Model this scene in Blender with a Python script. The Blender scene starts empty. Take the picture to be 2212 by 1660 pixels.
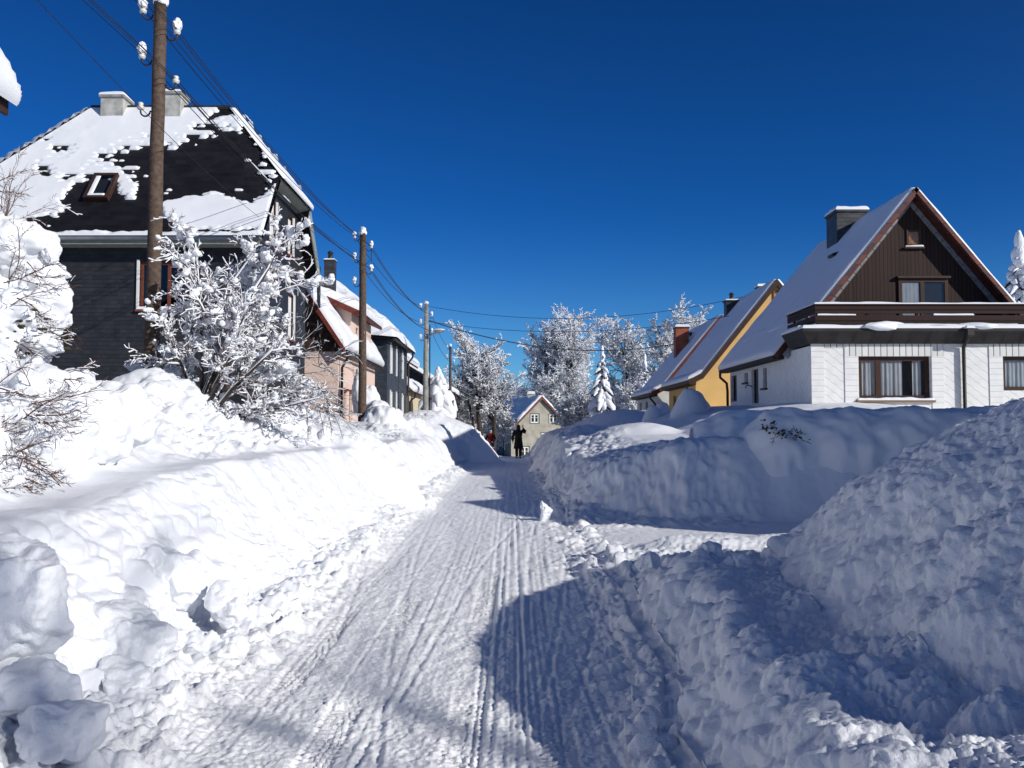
import bpy, math, random
import numpy as np
from mathutils import Vector, Matrix
R = math.radians
C = bpy.context.scene.collection
scn = bpy.context.scene
FPX, CX, CY, PITCH, CAMH = 1916.0, 1106.0, 830.0, R(2.84), 1.6

def at(px, py, Y):
    """world point at depth Y seen at (px,py) on a 2212x1660 survey of the photograph"""
    a = (px - CX) / FPX; b = (CY - py) / FPX
    dy = math.cos(PITCH) - b * math.sin(PITCH)
    dz = math.sin(PITCH) + b * math.cos(PITCH)
    t = Y / dy
    return (a * t, Y, CAMH + dz * t)

# ---------------------------------------------------------------- noise
_rs = np.random.RandomState(7)
_perm = _rs.permutation(256).astype(np.int64); _perm = np.concatenate([_perm, _perm, _perm])
_g3 = _rs.normal(size=(256, 3)); _g3 /= np.linalg.norm(_g3, axis=1)[:, None]
_g3 = _g3.astype(np.float32)
def perlin(x, y, z=0.0):
    x = np.asarray(x, np.float32); y = np.asarray(y, np.float32)
    z = np.zeros_like(x) + np.float32(z) if np.isscalar(z) else np.asarray(z, np.float32)
    xi = np.floor(x).astype(np.int64); yi = np.floor(y).astype(np.int64); zi = np.floor(z).astype(np.int64)
    xf = x - xi; yf = y - yi; zf = z - zi
    xf = xf.astype(np.float32); yf = yf.astype(np.float32); zf = zf.astype(np.float32)
    u = xf**3*(xf*(xf*6-15)+10); v = yf**3*(yf*(yf*6-15)+10); w = zf**3*(zf*(zf*6-15)+10)
    def gr(i, j, k):
        h = _perm[_perm[_perm[(xi+i) & 255] + ((yi+j) & 255)] + ((zi+k) & 255)]
        g = _g3[h]
        return g[..., 0]*(xf-i) + g[..., 1]*(yf-j) + g[..., 2]*(zf-k)
    def lerp(a, b, t): return a + t*(b-a)
    x00 = lerp(gr(0,0,0), gr(1,0,0), u); x10 = lerp(gr(0,1,0), gr(1,1,0), u)
    x01 = lerp(gr(0,0,1), gr(1,0,1), u); x11 = lerp(gr(0,1,1), gr(1,1,1), u)
    return lerp(lerp(x00, x10, v), lerp(x01, x11, v), w) * 1.6
def fbm(x, y, z=0.0, o=3):
    s = 0; a = 1.0; f = 1.0
    for i in range(o):
        s = s + a*perlin(x*f+i*17.3, y*f+i*9.1, z*f if not np.isscalar(z) else z*f+i*3.7); a *= .5; f *= 2.03
    return s
def clods(x, y, s, seed=0, rmin=.15, rmax=.48, dens=.8):
    """field of half-buried lumps: one per grid cell of size s"""
    gx = np.floor(x/s).astype(np.int64); gy = np.floor(y/s).astype(np.int64)
    out = np.zeros(x.shape, np.float32)
    for i in (-1, 0, 1):
        for j in (-1, 0, 1):
            cx = gx+i; cy = gy+j
            h = _perm[(_perm[(cx+seed*31) & 255] + cy*7) & 255]
            h2 = _perm[(h + 91 + cx*13) & 255]; h3 = _perm[(h2 + 37 + cy*5) & 255]; h4 = _perm[(h3+11+cx) & 255]
            px = (cx + .15 + .7*h/255.)*s; py = (cy + .15 + .7*h2/255.)*s
            r = (rmin + (rmax-rmin)*(h3/255.)**2)*s * (h4/255. < dens)
            el = .75+.5*h4/255.
            d2 = ((x-px)*el)**2 + ((y-py)/el)**2
            out = np.maximum(out, np.sqrt(np.maximum(0, r*r-d2)).astype(np.float32))
    return out
def ss(a, b, t):
    t = np.clip((t-a)/(b-a), 0, 1); return t*t*(3-2*t)

# ---------------------------------------------------------------- object helpers
def link_mesh(name, verts, faces_list, mats, parent=None, smooth=False, midx=None):
    """faces_list: list of int arrays (n,k)"""
    me = bpy.data.meshes.new(name)
    verts = np.asarray(verts, np.float32).reshape(-1, 3)
    root = parent
    while root is not None and root.parent is not None: root = root.parent
    if root is not None: verts = verts - np.array(root.location, np.float32)
    fl = [np.asarray(f, np.int32) for f in faces_list if len(f)]
    nl = sum(f.size for f in fl); nf = sum(len(f) for f in fl)
    me.vertices.add(len(verts)); me.vertices.foreach_set('co', verts.ravel())
    me.loops.add(nl); me.loops.foreach_set('vertex_index', np.concatenate([f.ravel() for f in fl]))
    tot = np.concatenate([np.full(len(f), f.shape[1], np.int32) for f in fl])
    st = np.concatenate([[0], np.cumsum(tot)[:-1]]).astype(np.int32)
    me.polygons.add(nf); me.polygons.foreach_set('loop_start', st)
    try: me.polygons.foreach_set('loop_total', tot)
    except Exception: pass
    if not isinstance(mats, (list, tuple)): mats = [mats]
    for m in mats: me.materials.append(m)
    if midx is not None: me.polygons.foreach_set('material_index', np.asarray(midx, np.int32))
    me.update(calc_edges=True); me.validate()
    me.polygons.foreach_set('use_smooth', np.full(len(me.polygons), bool(smooth)))
    o = bpy.data.objects.new(name, me); C.objects.link(o)
    if parent is not None: o.parent = parent
    return o

class MB:
    def __init__(s): s.v = []; s.f = {}; s.n = 0
    def add(s, v, fs):
        v = np.asarray(v, float).reshape(-1, 3)
        for f in fs:
            f = np.asarray(f, int)
            if f.ndim == 1: f = f[None]
            s.f.setdefault(f.shape[1], []).append(f + s.n)
        s.v.append(v); s.n += len(v); return s
    def box(s, a, b, M=None):
        (x0, y0, z0), (x1, y1, z1) = a, b
        v = np.array([(x0,y0,z0),(x1,y0,z0),(x1,y1,z0),(x0,y1,z0),(x0,y0,z1),(x1,y0,z1),(x1,y1,z1),(x0,y1,z1)], float)
        if M is not None: v = (np.array(M.to_3x3()) @ v.T).T + np.array(M.translation)
        return s.add(v, [[(0,3,2,1),(4,5,6,7),(0,1,5,4),(1,2,6,5),(2,3,7,6),(3,0,4,7)]])
    def bbox(s, a, b, bev=.01):
        """box with chamfered edges"""
        (x0,y0,z0),(x1,y1,z1) = a, b
        sx, sy, sz = x1-x0, y1-y0, z1-z0
        bev = min(bev, sx*.3, sy*.3, sz*.3)
        vs = []; idx = {}
        for i in (0,1):
            for j in (0,1):
                for k in (0,1):
                    for ax in range(3):
                        p = [x0+bev if not i else x1-bev, y0+bev if not j else y1-bev, z0+bev if not k else z1-bev]
                        p[ax] = [(x0,x1),(y0,y1),(z0,z1)][ax][(i,j,k)[ax]]
                        idx[(i,j,k,ax)] = len(vs); vs.append(p)
        q = []; t = []
        for ax in range(3):
            o1, o2 = (ax+1)%3, (ax+2)%3
            for e in (0,1):
                def key(a1,a2):
                    c=[0,0,0]; c[ax]=e; c[o1]=a1; c[o2]=a2; return idx[(c[0],c[1],c[2],ax)]
                f = [key(0,0),key(1,0),key(1,1),key(0,1)]
                q.append(f if e else f[::-1])
            for e1 in (0,1):
                for e2 in (0,1):
                    c0=[0,0,0]; c0[o1]=e1; c0[o2]=e2; c1=list(c0); c1[ax]=1
                    f=[idx[(*c0,o1)],idx[(*c1,o1)],idx[(*c1,o2)],idx[(*c0,o2)]]
                    q.append(f if (e1+e2)%2==0 else f[::-1])
        for i in (0,1):
            for j in (0,1):
                for k in (0,1):
                    f=[idx[(i,j,k,0)],idx[(i,j,k,1)],idx[(i,j,k,2)]]
                    t.append(f if (i+j+k)%2 else f[::-1])
        return s.add(vs, [q, t])
    def obox(s, o, u, v, w):
        """parallelepiped from corner o and edge vectors"""
        o, u, v, w = map(lambda a: np.array(a, float), (o,u,v,w))
        vs = [o,o+u,o+u+v,o+v,o+w,o+u+w,o+u+v+w,o+v+w]
        return s.add(vs, [[(0,3,2,1),(4,5,6,7),(0,1,5,4),(1,2,6,5),(2,3,7,6),(3,0,4,7)]])
    def poly(s, pts): return s.add(pts, [[tuple(range(len(pts)))]])
    def slab(s, pts, off):
        """thick polygon: pts ring + same ring offset by vector off"""
        pts = np.array(pts, float); n = len(pts); off = np.array(off, float)
        v = np.concatenate([pts, pts+off])
        q = [(i, (i+1)%n, (i+1)%n+n, i+n) for i in range(n)]
        s.add(v, [q, [tuple(range(n-1,-1,-1))], [tuple(range(n,2*n))]])
        return s
    def tube(s, pts, rad, n=8, cap=True):
        pts = np.array(pts, float); P = len(pts)
        rad = np.full(P, rad, float) if np.isscalar(rad) else np.array(rad, float)
        v, f = tubes(pts[None], rad[None], n)
        fs = [f]
        if cap: fs += [[tuple(range(n-1,-1,-1))], [tuple(range((P-1)*n, P*n))]]
        return s.add(v, fs)
    def build(s, name, mat, parent=None, smooth=False):
        return link_mesh(name, np.concatenate(s.v), [np.concatenate(a) for a in s.f.values()], mat, parent, smooth)

def tubes(P, Rr, S=4, jit=0):
    """P (N,K,3), Rr (N,K) -> verts, quads"""
    P = np.asarray(P, float); Rr = np.asarray(Rr, float)
    N, K, _ = P.shape
    T = np.gradient(P, axis=1); T /= np.linalg.norm(T, axis=2)[..., None] + 1e-9
    mT = T.mean(axis=1)
    ref = np.where(np.abs(mT[:, 2:3]) > .8, np.array([[1., 0, 0]]), np.array([[0, 0, 1.]]))[:, None, :]
    A = np.cross(T, ref); A /= np.linalg.norm(A, axis=2)[..., None] + 1e-9
    B = np.cross(T, A)
    ang = np.arange(S)*2*math.pi/S
    V = P[:, :, None, :] + Rr[:, :, None, None]*(A[:, :, None, :]*np.cos(ang)[None, None, :, None] - B[:, :, None, :]*np.sin(ang)[None, None, :, None])
    idx = np.arange(N*K*S).reshape(N, K, S)
    a = idx[:, :-1]; b = idx[:, 1:]
    q = np.stack([a, np.roll(a, -1, 2), np.roll(b, -1, 2), b], -1).reshape(-1, 4)
    return V.reshape(-1, 3), q[:, ::-1]

_ico = {}
def ico(sub):
    if sub in _ico: return _ico[sub]
    t = (1+5**.5)/2
    v = [(-1,t,0),(1,t,0),(-1,-t,0),(1,-t,0),(0,-1,t),(0,1,t),(0,-1,-t),(0,1,-t),(t,0,-1),(t,0,1),(-t,0,-1),(-t,0,1)]
    f = [(0,11,5),(0,5,1),(0,1,7),(0,7,10),(0,10,11),(1,5,9),(5,11,4),(11,10,2),(10,7,6),(7,1,8),(3,9,4),(3,4,2),(3,2,6),(3,6,8),(3,8,9),(4,9,5),(2,4,11),(6,2,10),(8,6,7),(9,8,1)]
    v = [Vector(p).normalized() for p in v]
    for _ in range(sub):
        c = {}; nf = []
        def mid(a, b):
            k = (min(a,b), max(a,b))
            if k not in c: c[k] = len(v); v.append(((v[a]+v[b])/2).normalized())
            return c[k]
        for a, b, d in f:
            x, y, z = mid(a,b), mid(b,d), mid(d,a)
            nf += [(a,x,z),(b,y,x),(d,z,y),(x,y,z)]
        f = nf
    _ico[sub] = (np.array([tuple(p) for p in v]), np.array(f)); return _ico[sub]

def lumps(cen, scl, sub=2, amp=.25, freq=1.3, seed=0):
    """many noisy blobs. cen (N,3) scl (N,3)"""
    V, F = ico(sub); cen = np.asarray(cen, float); scl = np.asarray(scl, float)
    N = len(cen); rs = np.random.RandomState(seed)
    a = rs.rand(N)*6.28; ca, sa = np.cos(a), np.sin(a)
    off = rs.rand(N, 3)*50
    n = perlin(V[None,:,0]*freq+off[:,None,0], V[None,:,1]*freq+off[:,None,1], V[None,:,2]*freq+off[:,None,2])
    n2 = perlin(V[None,:,0]*freq*2.6+off[:,None,1], V[None,:,1]*freq*2.6+off[:,None,2], V[None,:,2]*freq*2.6+off[:,None,0])
    P = V[None]*(1+amp*n+amp*.45*n2)[..., None]*scl[:, None, :]
    x = P[..., 0]*ca[:, None]-P[..., 1]*sa[:, None]; y = P[..., 0]*sa[:, None]+P[..., 1]*ca[:, None]
    P = np.stack([x, y, P[..., 2]], -1) + cen[:, None]
    FF = (F[None] + (np.arange(N)*len(V))[:, None, None]).reshape(-1, 3)
    return P.reshape(-1, 3), FF

def tag(o, label=None, cat=None, group=None, kind=None):
    if label: o['label'] = label
    if cat: o['category'] = cat
    if group: o['group'] = group
    if kind: o['kind'] = kind
    return o
def thing(name, label, cat, loc=(0,0,0), group=None):
    o = bpy.data.objects.new(name, None); C.objects.link(o); o.location = loc; o.empty_display_size = .3
    return tag(o, label, cat, group)
def children(o): return [c for c in bpy.data.objects if c.parent == o]
def copy_tree(o, parent=None):
    c = o.copy(); C.objects.link(c)
    if parent is not None: c.parent = parent
    for ch in children(o): copy_tree(ch, c)
    return c

# ---------------------------------------------------------------- materials
def mat(name, col=(.5,.5,.5), rough=.7, spec=.3, metal=0, var=0.0, vscale=3.0, bump=0.0, bscale=20.0, bdist=.01, col2=None, sss=0):
    m = bpy.data.materials.new(name); m.use_nodes = True
    nt = m.node_tree; p = nt.nodes['Principled BSDF']
    p.inputs['Base Color'].default_value = (*col, 1); p.inputs['Roughness'].default_value = rough
    p.inputs['Specular IOR Level'].default_value = spec; p.inputs['Metallic'].default_value = metal
    tc = nt.nodes.new('ShaderNodeTexCoord')
    if var or col2:
        n = nt.nodes.new('ShaderNodeTexNoise'); n.inputs['Scale'].default_value = vscale; n.inputs['Detail'].default_value = 5
        nt.links.new(tc.outputs['Object'], n.inputs['Vector'])
        r = nt.nodes.new('ShaderNodeValToRGB')
        c2 = col2 if col2 else tuple(c*(1+var) for c in col); c1 = col if col2 else tuple(c*(1-var) for c in col)
        r.color_ramp.elements[0].position = .35; r.color_ramp.elements[1].position = .65
        r.color_ramp.elements[0].color = (*c1, 1); r.color_ramp.elements[1].color = (*c2, 1)
        nt.links.new(n.outputs['Fac'], r.inputs['Fac']); nt.links.new(r.outputs['Color'], p.inputs['Base Color'])
    if bump:
        n = nt.nodes.new('ShaderNodeTexNoise'); n.inputs['Scale'].default_value = bscale; n.inputs['Detail'].default_value = 6
        n.inputs['Roughness'].default_value = .6
        nt.links.new(tc.outputs['Object'], n.inputs['Vector'])
        b = nt.nodes.new('ShaderNodeBump'); b.inputs['Strength'].default_value = bump; b.inputs['Distance'].default_value = bdist
        nt.links.new(n.outputs['Fac'], b.inputs['Height']); nt.links.new(b.outputs['Normal'], p.inputs['Normal'])
    return m

def N(nt, t, **kw):
    n = nt.nodes.new(t)
    for k, v in kw.items(): setattr(n, k, v)
    return n
def math_node(nt, op, a, b=None, c=None):
    n = nt.nodes.new('ShaderNodeMath'); n.operation = op
    for i, x in enumerate((a, b, c)):
        if x is None: continue
        if isinstance(x, (int, float)): n.inputs[i].default_value = x
        else: nt.links.new(x, n.inputs[i])
    return n.outputs[0]

def slate_mat(name, c1, c2, mortar, w=.22, h=.14, axis='front', spec=.4, rough=.5, slope=1.0, bumpd=.012):
    """overlapping slates / tiles. axis: which horizontal object axis runs along the wall"""
    m = bpy.data.materials.new(name); m.use_nodes = True
    nt = m.node_tree; p = nt.nodes['Principled BSDF']
    p.inputs['Roughness'].default_value = rough; p.inputs['Specular IOR Level'].default_value = spec
    tc = N(nt, 'ShaderNodeTexCoord'); sp = N(nt, 'ShaderNodeSeparateXYZ'); cb = N(nt, 'ShaderNodeCombineXYZ')
    nt.links.new(tc.outputs['Object'], sp.inputs[0])
    if axis == 'front': ax = sp.outputs['X']
    elif axis == 'side': ax = sp.outputs['Y']
    else: ax = math_node(nt, 'ADD', sp.outputs['X'], sp.outputs['Y'])
    nt.links.new(ax, cb.inputs['X']); nt.links.new(math_node(nt, 'MULTIPLY', sp.outputs['Z'], slope), cb.inputs['Y'])
    br = N(nt, 'ShaderNodeTexBrick'); br.offset = .5
    nt.links.new(cb.outputs[0], br.inputs['Vector'])
    br.inputs['Color1'].default_value = (*c1, 1); br.inputs['Color2'].default_value = (*c2, 1); br.inputs['Mortar'].default_value = (*mortar, 1)
    br.inputs['Scale'].default_value = 1; br.inputs['Brick Width'].default_value = w; br.inputs['Row Height'].default_value = h
    br.inputs['Mortar Size'].default_value = .006; br.inputs['Mortar Smooth'].default_value = .3
    nz = N(nt, 'ShaderNodeTexNoise'); nz.inputs['Scale'].default_value = 2.2; nz.inputs['Detail'].default_value = 6
    nt.links.new(tc.outputs['Object'], nz.inputs['Vector'])
    mx = N(nt, 'ShaderNodeMixRGB', blend_type='MULTIPLY'); mx.inputs['Fac'].default_value = .7
    rp = N(nt, 'ShaderNodeValToRGB'); rp.color_ramp.elements[0].position = .3; rp.color_ramp.elements[1].position = .7
    rp.color_ramp.elements[0].color = (.55,.55,.6,1); rp.color_ramp.elements[1].color = (1.3,1.3,1.3,1)
    nt.links.new(nz.outputs['Fac'], rp.inputs['Fac'])
    nt.links.new(br.outputs['Color'], mx.inputs['Color1']); nt.links.new(rp.outputs['Color'], mx.inputs['Color2'])
    nt.links.new(mx.outputs[0], p.inputs['Base Color'])
    # saw-tooth rows so each course overlaps the one below
    row = math_node(nt, 'FRACT', math_node(nt, 'DIVIDE', math_node(nt, 'MULTIPLY', sp.outputs['Z'], slope), h))
    hgt = math_node(nt, 'ADD', math_node(nt, 'MULTIPLY', math_node(nt, 'SUBTRACT', 1.0, row), .8), math_node(nt, 'MULTIPLY', br.outputs['Fac'], -.6))
    hgt = math_node(nt, 'ADD', hgt, math_node(nt, 'MULTIPLY', nz.outputs['Fac'], .8))
    b = N(nt, 'ShaderNodeBump'); b.inputs['Strength'].default_value = .8; b.inputs['Distance'].default_value = bumpd
    nt.links.new(hgt, b.inputs['Height']); nt.links.new(b.outputs[0], p.inputs['Normal'])
    return m

def board_mat(name, c1, c2, pitch=.11, axis='X', rough=.7):
    m = bpy.data.materials.new(name); m.use_nodes = True
    nt = m.node_tree; p = nt.nodes['Principled BSDF']; p.inputs['Roughness'].default_value = rough; p.inputs['Specular IOR Level'].default_value = .2
    tc = N(nt, 'ShaderNodeTexCoord'); sp = N(nt, 'ShaderNodeSeparateXYZ'); nt.links.new(tc.outputs['Object'], sp.inputs[0])
    u = math_node(nt, 'DIVIDE', sp.outputs[axis], pitch)
    fr = math_node(nt, 'FRACT', u); ed = math_node(nt, 'ABSOLUTE', math_node(nt, 'SUBTRACT', fr, .5))
    gap = math_node(nt, 'GREATER_THAN', ed, .43)
    wn = N(nt, 'ShaderNodeTexWhiteNoise', noise_dimensions='1D'); nt.links.new(math_node(nt, 'FLOOR', u), wn.inputs['W'])
    nz = N(nt, 'ShaderNodeTexNoise'); nz.inputs['Scale'].default_value = 6; nz.inputs['Detail'].default_value = 5
    mp = N(nt, 'ShaderNodeMapping'); mp.inputs['Scale'].default_value = (1,1,.12) if axis != 'Z' else (.12,.12,1)
    nt.links.new(tc.outputs['Object'], mp.inputs[0]); nt.links.new(mp.outputs[0], nz.inputs['Vector'])
    f = math_node(nt, 'ADD', math_node(nt, 'MULTIPLY', wn.outputs['Value'], .45), math_node(nt, 'MULTIPLY', nz.outputs['Fac'], .6))
    mx = N(nt, 'ShaderNodeMixRGB'); mx.inputs[1].default_value = (*c1,1); mx.inputs[2].default_value = (*c2,1); nt.links.new(f, mx.inputs[0])
    m2 = N(nt, 'ShaderNodeMixRGB'); nt.links.new(gap, m2.inputs[0]); nt.links.new(mx.outputs[0], m2.inputs[1]); m2.inputs[2].default_value = (*[c*.25 for c in c1],1)
    nt.links.new(m2.outputs[0], p.inputs['Base Color'])
    b = N(nt, 'ShaderNodeBump'); b.inputs['Strength'].default_value = .7; b.inputs['Distance'].default_value = .012
    nt.links.new(math_node(nt, 'SUBTRACT', nz.outputs['Fac'], math_node(nt, 'MULTIPLY', gap, 1.5)), b.inputs['Height']); nt.links.new(b.outputs[0], p.inputs['Normal'])
    return m

def shingle_mat(name, kind):
    """white fibre cement cladding. diag: wavy diagonal courses; block: bordering courses"""
    m = bpy.data.materials.new(name); m.use_nodes = True
    nt = m.node_tree; p = nt.nodes['Principled BSDF']; p.inputs['Roughness'].default_value = .6; p.inputs['Specular IOR Level'].default_value = .25
    tc = N(nt, 'ShaderNodeTexCoord'); sp = N(nt, 'ShaderNodeSeparateXYZ'); nt.links.new(tc.outputs['Object'], sp.inputs[0])
    hx = math_node(nt, 'ADD', sp.outputs['X'], math_node(nt, 'MULTIPLY', sp.outputs['Y'], 1.0)); z = sp.outputs['Z']
    if kind == 'diag':
        wv = math_node(nt, 'MULTIPLY', math_node(nt, 'SINE', math_node(nt, 'MULTIPLY', hx, 31.0)), .013)
        d = math_node(nt, 'ADD', math_node(nt, 'ADD', z, math_node(nt, 'MULTIPLY', hx, .78)), wv)
        fr = math_node(nt, 'FRACT', math_node(nt, 'DIVIDE', d, .235)); wid = .055
    else:
        d = z; fr = math_node(nt, 'FRACT', math_node(nt, 'DIVIDE', d, .155)); wid = .06
    ln = math_node(nt, 'LESS_THAN', fr, wid)
    nz = N(nt, 'ShaderNodeTexNoise'); nz.inputs['Scale'].default_value = 3; nz.inputs['Detail'].default_value = 6; nt.links.new(tc.outputs['Object'], nz.inputs['Vector'])
    rp = N(nt, 'ShaderNodeValToRGB'); rp.color_ramp.elements[0].color = (.72,.72,.71,1); rp.color_ramp.elements[1].color = (.81,.81,.79,1)
    rp.color_ramp.elements[0].position = .3; rp.color_ramp.elements[1].position = .6
    nt.links.new(nz.outputs['Fac'], rp.inputs[0])
    m2 = N(nt, 'ShaderNodeMixRGB'); nt.links.new(ln, m2.inputs[0]); nt.links.new(rp.outputs[0], m2.inputs[1]); m2.inputs[2].default_value = (.47,.47,.48,1)
    nt.links.new(m2.outputs[0], p.inputs['Base Color'])
    b = N(nt, 'ShaderNodeBump'); b.inputs['Strength'].default_value = .5; b.inputs['Distance'].default_value = .004
    nt.links.new(math_node(nt, 'SUBTRACT', 1.0, fr), b.inputs['Height']); nt.links.new(b.outputs[0], p.inputs['Normal'])
    return m

def snow_mat(name, col=(.87,.885,.92), b1=.35, s1=9, d1=.02, b2=.5, s2=70, d2=.006, road=False):
    m = bpy.data.materials.new(name); m.use_nodes = True
    nt = m.node_tree; p = nt.nodes['Principled BSDF']
    p.inputs['Base Color'].default_value = (*col, 1); p.inputs['Roughness'].default_value = .55; p.inputs['Specular IOR Level'].default_value = .25
    tc = N(nt, 'ShaderNodeTexCoord')
    n1 = N(nt, 'ShaderNodeTexNoise'); n1.inputs['Scale'].default_value = s1; n1.inputs['Detail'].default_value = 4
    n2 = N(nt, 'ShaderNodeTexNoise'); n2.inputs['Scale'].default_value = s2; n2.inputs['Detail'].default_value = 4; n2.inputs['Roughness'].default_value = .7
    for n in (n1, n2): nt.links.new(tc.outputs['Object'], n.inputs['Vector'])
    b = N(nt, 'ShaderNodeBump'); b.inputs['Strength'].default_value = b1; b.inputs['Distance'].default_value = d1; nt.links.new(n1.outputs['Fac'], b.inputs['Height'])
    c = N(nt, 'ShaderNodeBump'); c.inputs['Strength'].default_value = b2; c.inputs['Distance'].default_value = d2; nt.links.new(n2.outputs['Fac'], c.inputs['Height'])
    nt.links.new(b.outputs[0], c.inputs['Normal']); last = c.outputs[0]
    if road:
        mp = N(nt, 'ShaderNodeMapping'); mp.inputs['Scale'].default_value = (16, 1.6, 1); nt.links.new(tc.outputs['Object'], mp.inputs[0])
        n3 = N(nt, 'ShaderNodeTexNoise'); n3.inputs['Scale'].default_value = 1; n3.inputs['Detail'].default_value = 3; nt.links.new(mp.outputs[0], n3.inputs['Vector'])
        d = N(nt, 'ShaderNodeBump'); d.inputs['Strength'].default_value = .10; d.inputs['Distance'].default_value = .012
        nt.links.new(n3.outputs['Fac'], d.inputs['Height']); nt.links.new(last, d.inputs['Normal']); last = d.outputs[0]
    nt.links.new(last, p.inputs['Normal'])
    return m

def glass_mat(name, tint=(.35,.4,.45)):
    m = bpy.data.materials.new(name); m.use_nodes = True; nt = m.node_tree
    for n in list(nt.nodes): nt.nodes.remove(n)
    o = N(nt, 'ShaderNodeOutputMaterial'); t = N(nt, 'ShaderNodeBsdfTransparent'); t.inputs[0].default_value = (*tint, 1)
    g = N(nt, 'ShaderNodeBsdfGlossy'); g.inputs['Roughness'].default_value = .02; g.inputs[0].default_value = (.9,.9,.9,1)
    f = N(nt, 'ShaderNodeLayerWeight'); f.inputs[0].default_value = .5
    k = math_node(nt, 'MULTIPLY_ADD', math_node(nt, 'POWER', f.outputs['Facing'], 3.0), .7, .07)
    mx = N(nt, 'ShaderNodeMixShader'); nt.links.new(k, mx.inputs[0]); nt.links.new(t.outputs[0], mx.inputs[1]); nt.links.new(g.outputs[0], mx.inputs[2]); nt.links.new(mx.outputs[0], o.inputs[0])
    return m

M = {}
M['snow'] = snow_mat('snow', (.79,.81,.85), b1=.5, b2=.6)
M['snow_road'] = snow_mat('packed_snow', (.91,.92,.94), b1=.5, s1=14, d1=.03, b2=.8, s2=60, d2=.012, road=True)
M['snow_rough'] = snow_mat('rough_snow', (.84,.86,.90), b1=.35, s1=14, d1=.014, b2=.75, s2=50, d2=.012)
M['snow_soft'] = snow_mat('soft_snow', (.82,.835,.87), b1=.15, s1=4, d1=.02, b2=.25, s2=60, d2=.003)
M['slate_front'] = slate_mat('slate_front', (.020,.022,.026), (.032,.034,.039), (.010,.010,.012), .17, .11, 'front')
M['slate_side'] = slate_mat('slate_side', (.020,.022,.026), (.032,.034,.039), (.010,.010,.012), .17, .11, 'side')
M['slate_roof'] = slate_mat('slate_roof', (.006,.006,.008), (.013,.013,.016), (.003,.003,.003), .30, .19, 'front', spec=.25, slope=1.27, rough=.6)
M['slate_both'] = slate_mat('slate_both', (.028,.030,.034), (.055,.057,.063), (.015,.015,.017), .22, .13, 'both')
M['tile_red'] = slate_mat('red_tile', (.11,.024,.016), (.17,.040,.025), (.05,.015,.01), .22, .3, 'side', rough=.6)
M['tile_brown'] = mat('brown_tile', (.10,.035,.025), .6, var=.3, vscale=8, bump=.4, bscale=20)
M['brick'] = slate_mat('brick', (.33,.08,.04), (.40,.11,.05), (.20,.10,.08), .25, .075, 'both', rough=.8, bumpd=.004)
M['boards'] = board_mat('brown_boards', (.026,.015,.012), (.050,.030,.025), .115)
M['boards_h'] = board_mat('brown_rail_boards', (.026,.013,.011), (.040,.019,.016), .3, 'Z')
M['shingle'] = shingle_mat('white_shingle_diagonal', 'diag')
M['block'] = shingle_mat('white_shingle_border', 'block')
M['white'] = mat('white_paint', (.75,.75,.73), .5, var=.05)
M['plaster_grey'] = mat('grey_plaster', (.30,.30,.28), .9, col2=(.55,.54,.50), vscale=3.5, bump=.3, bscale=30)
M['concrete'] = mat('concrete', (.28,.28,.26), .85, var=.25, vscale=4, bump=.3, bscale=40)
M['yellow'] = mat('yellow_plaster', (.68,.43,.16), .9, var=.05, vscale=1.2, bump=.25, bscale=60)
M['pink'] = mat('pink_plaster', (.70,.53,.45), .9, var=.05, vscale=1.5, bump=.25, bscale=60)
M['cream'] = mat('cream_plaster', (.62,.53,.36), .9, var=.08, bump=.25, bscale=50)
M['oldwhite'] = mat('off_white_plaster', (.62,.60,.56), .9, var=.08, bump=.2, bscale=50)
M['beige'] = mat('beige_plaster', (.30,.28,.23), .95, col2=(.40,.38,.32), vscale=1.4, bump=.3, bscale=40)
M['shed'] = mat('grey_green_boards', (.10,.115,.11), .8, var=.2, vscale=5, bump=.3)
M['wood_pole'] = mat('weathered_pole_wood', (.075,.050,.038), .85, col2=(.13,.092,.07), vscale=14, bump=.8, bscale=35, bdist=.02)
M['brown'] = mat('dark_brown_wood', (.045,.022,.016), .6, var=.2, vscale=8, bump=.3, bscale=30)
M['brown_red'] = mat('red_brown_trim', (.14,.028,.020), .6, var=.25, vscale=6, bump=.3, bscale=20)
M['sill'] = mat('terracotta_sill', (.22,.06,.035), .7, var=.2, vscale=9, bump=.3)
M['frame_brown'] = mat('brown_window_frame', (.05,.022,.014), .45, var=.1)
M['frame_red'] = mat('red_brown_window_frame', (.17,.05,.03), .5, var=.1)
M['fascia'] = mat('pale_green_grey_fascia', (.26,.28,.24), .6, var=.12, vscale=5)
M['fascia_grey'] = mat('light_grey_slates', (.24,.25,.27), .7, var=.25, vscale=9, bump=.3)
M['fascia_dark'] = mat('dark_fascia', (.030,.028,.027), .7, var=.25, vscale=3, bump=.3, bscale=15)
M['metal_dark'] = mat('dark_metal', (.03,.025,.022), .5, .5, .3, var=.2)
M['rust'] = mat('rusty_steel', (.07,.035,.028), .8, col2=(.12,.06,.05), vscale=6)
M['steel'] = mat('galvanised_steel', (.35,.36,.37), .5, .5, .6, var=.15)
M['porcelain'] = mat('porcelain', (.62,.62,.58), .25, .5)
M['needle_brown'] = mat('dry_brown_leaves', (.035,.026,.016), .9, col2=(.07,.055,.03), vscale=20)
M['wire'] = mat('dark_wire', (.02,.02,.022), .6)
M['bark'] = mat('bark', (.035,.027,.023), .9, col2=(.07,.053,.045), vscale=12, bump=.6, bscale=30)
M['bark_red'] = mat('reddish_twig_bark', (.10,.045,.03), .85, col2=(.16,.08,.05), vscale=9)
M['bark_grey'] = mat('frosted_bark', (.055,.045,.045), .9, col2=(.11,.095,.095), vscale=9)
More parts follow.
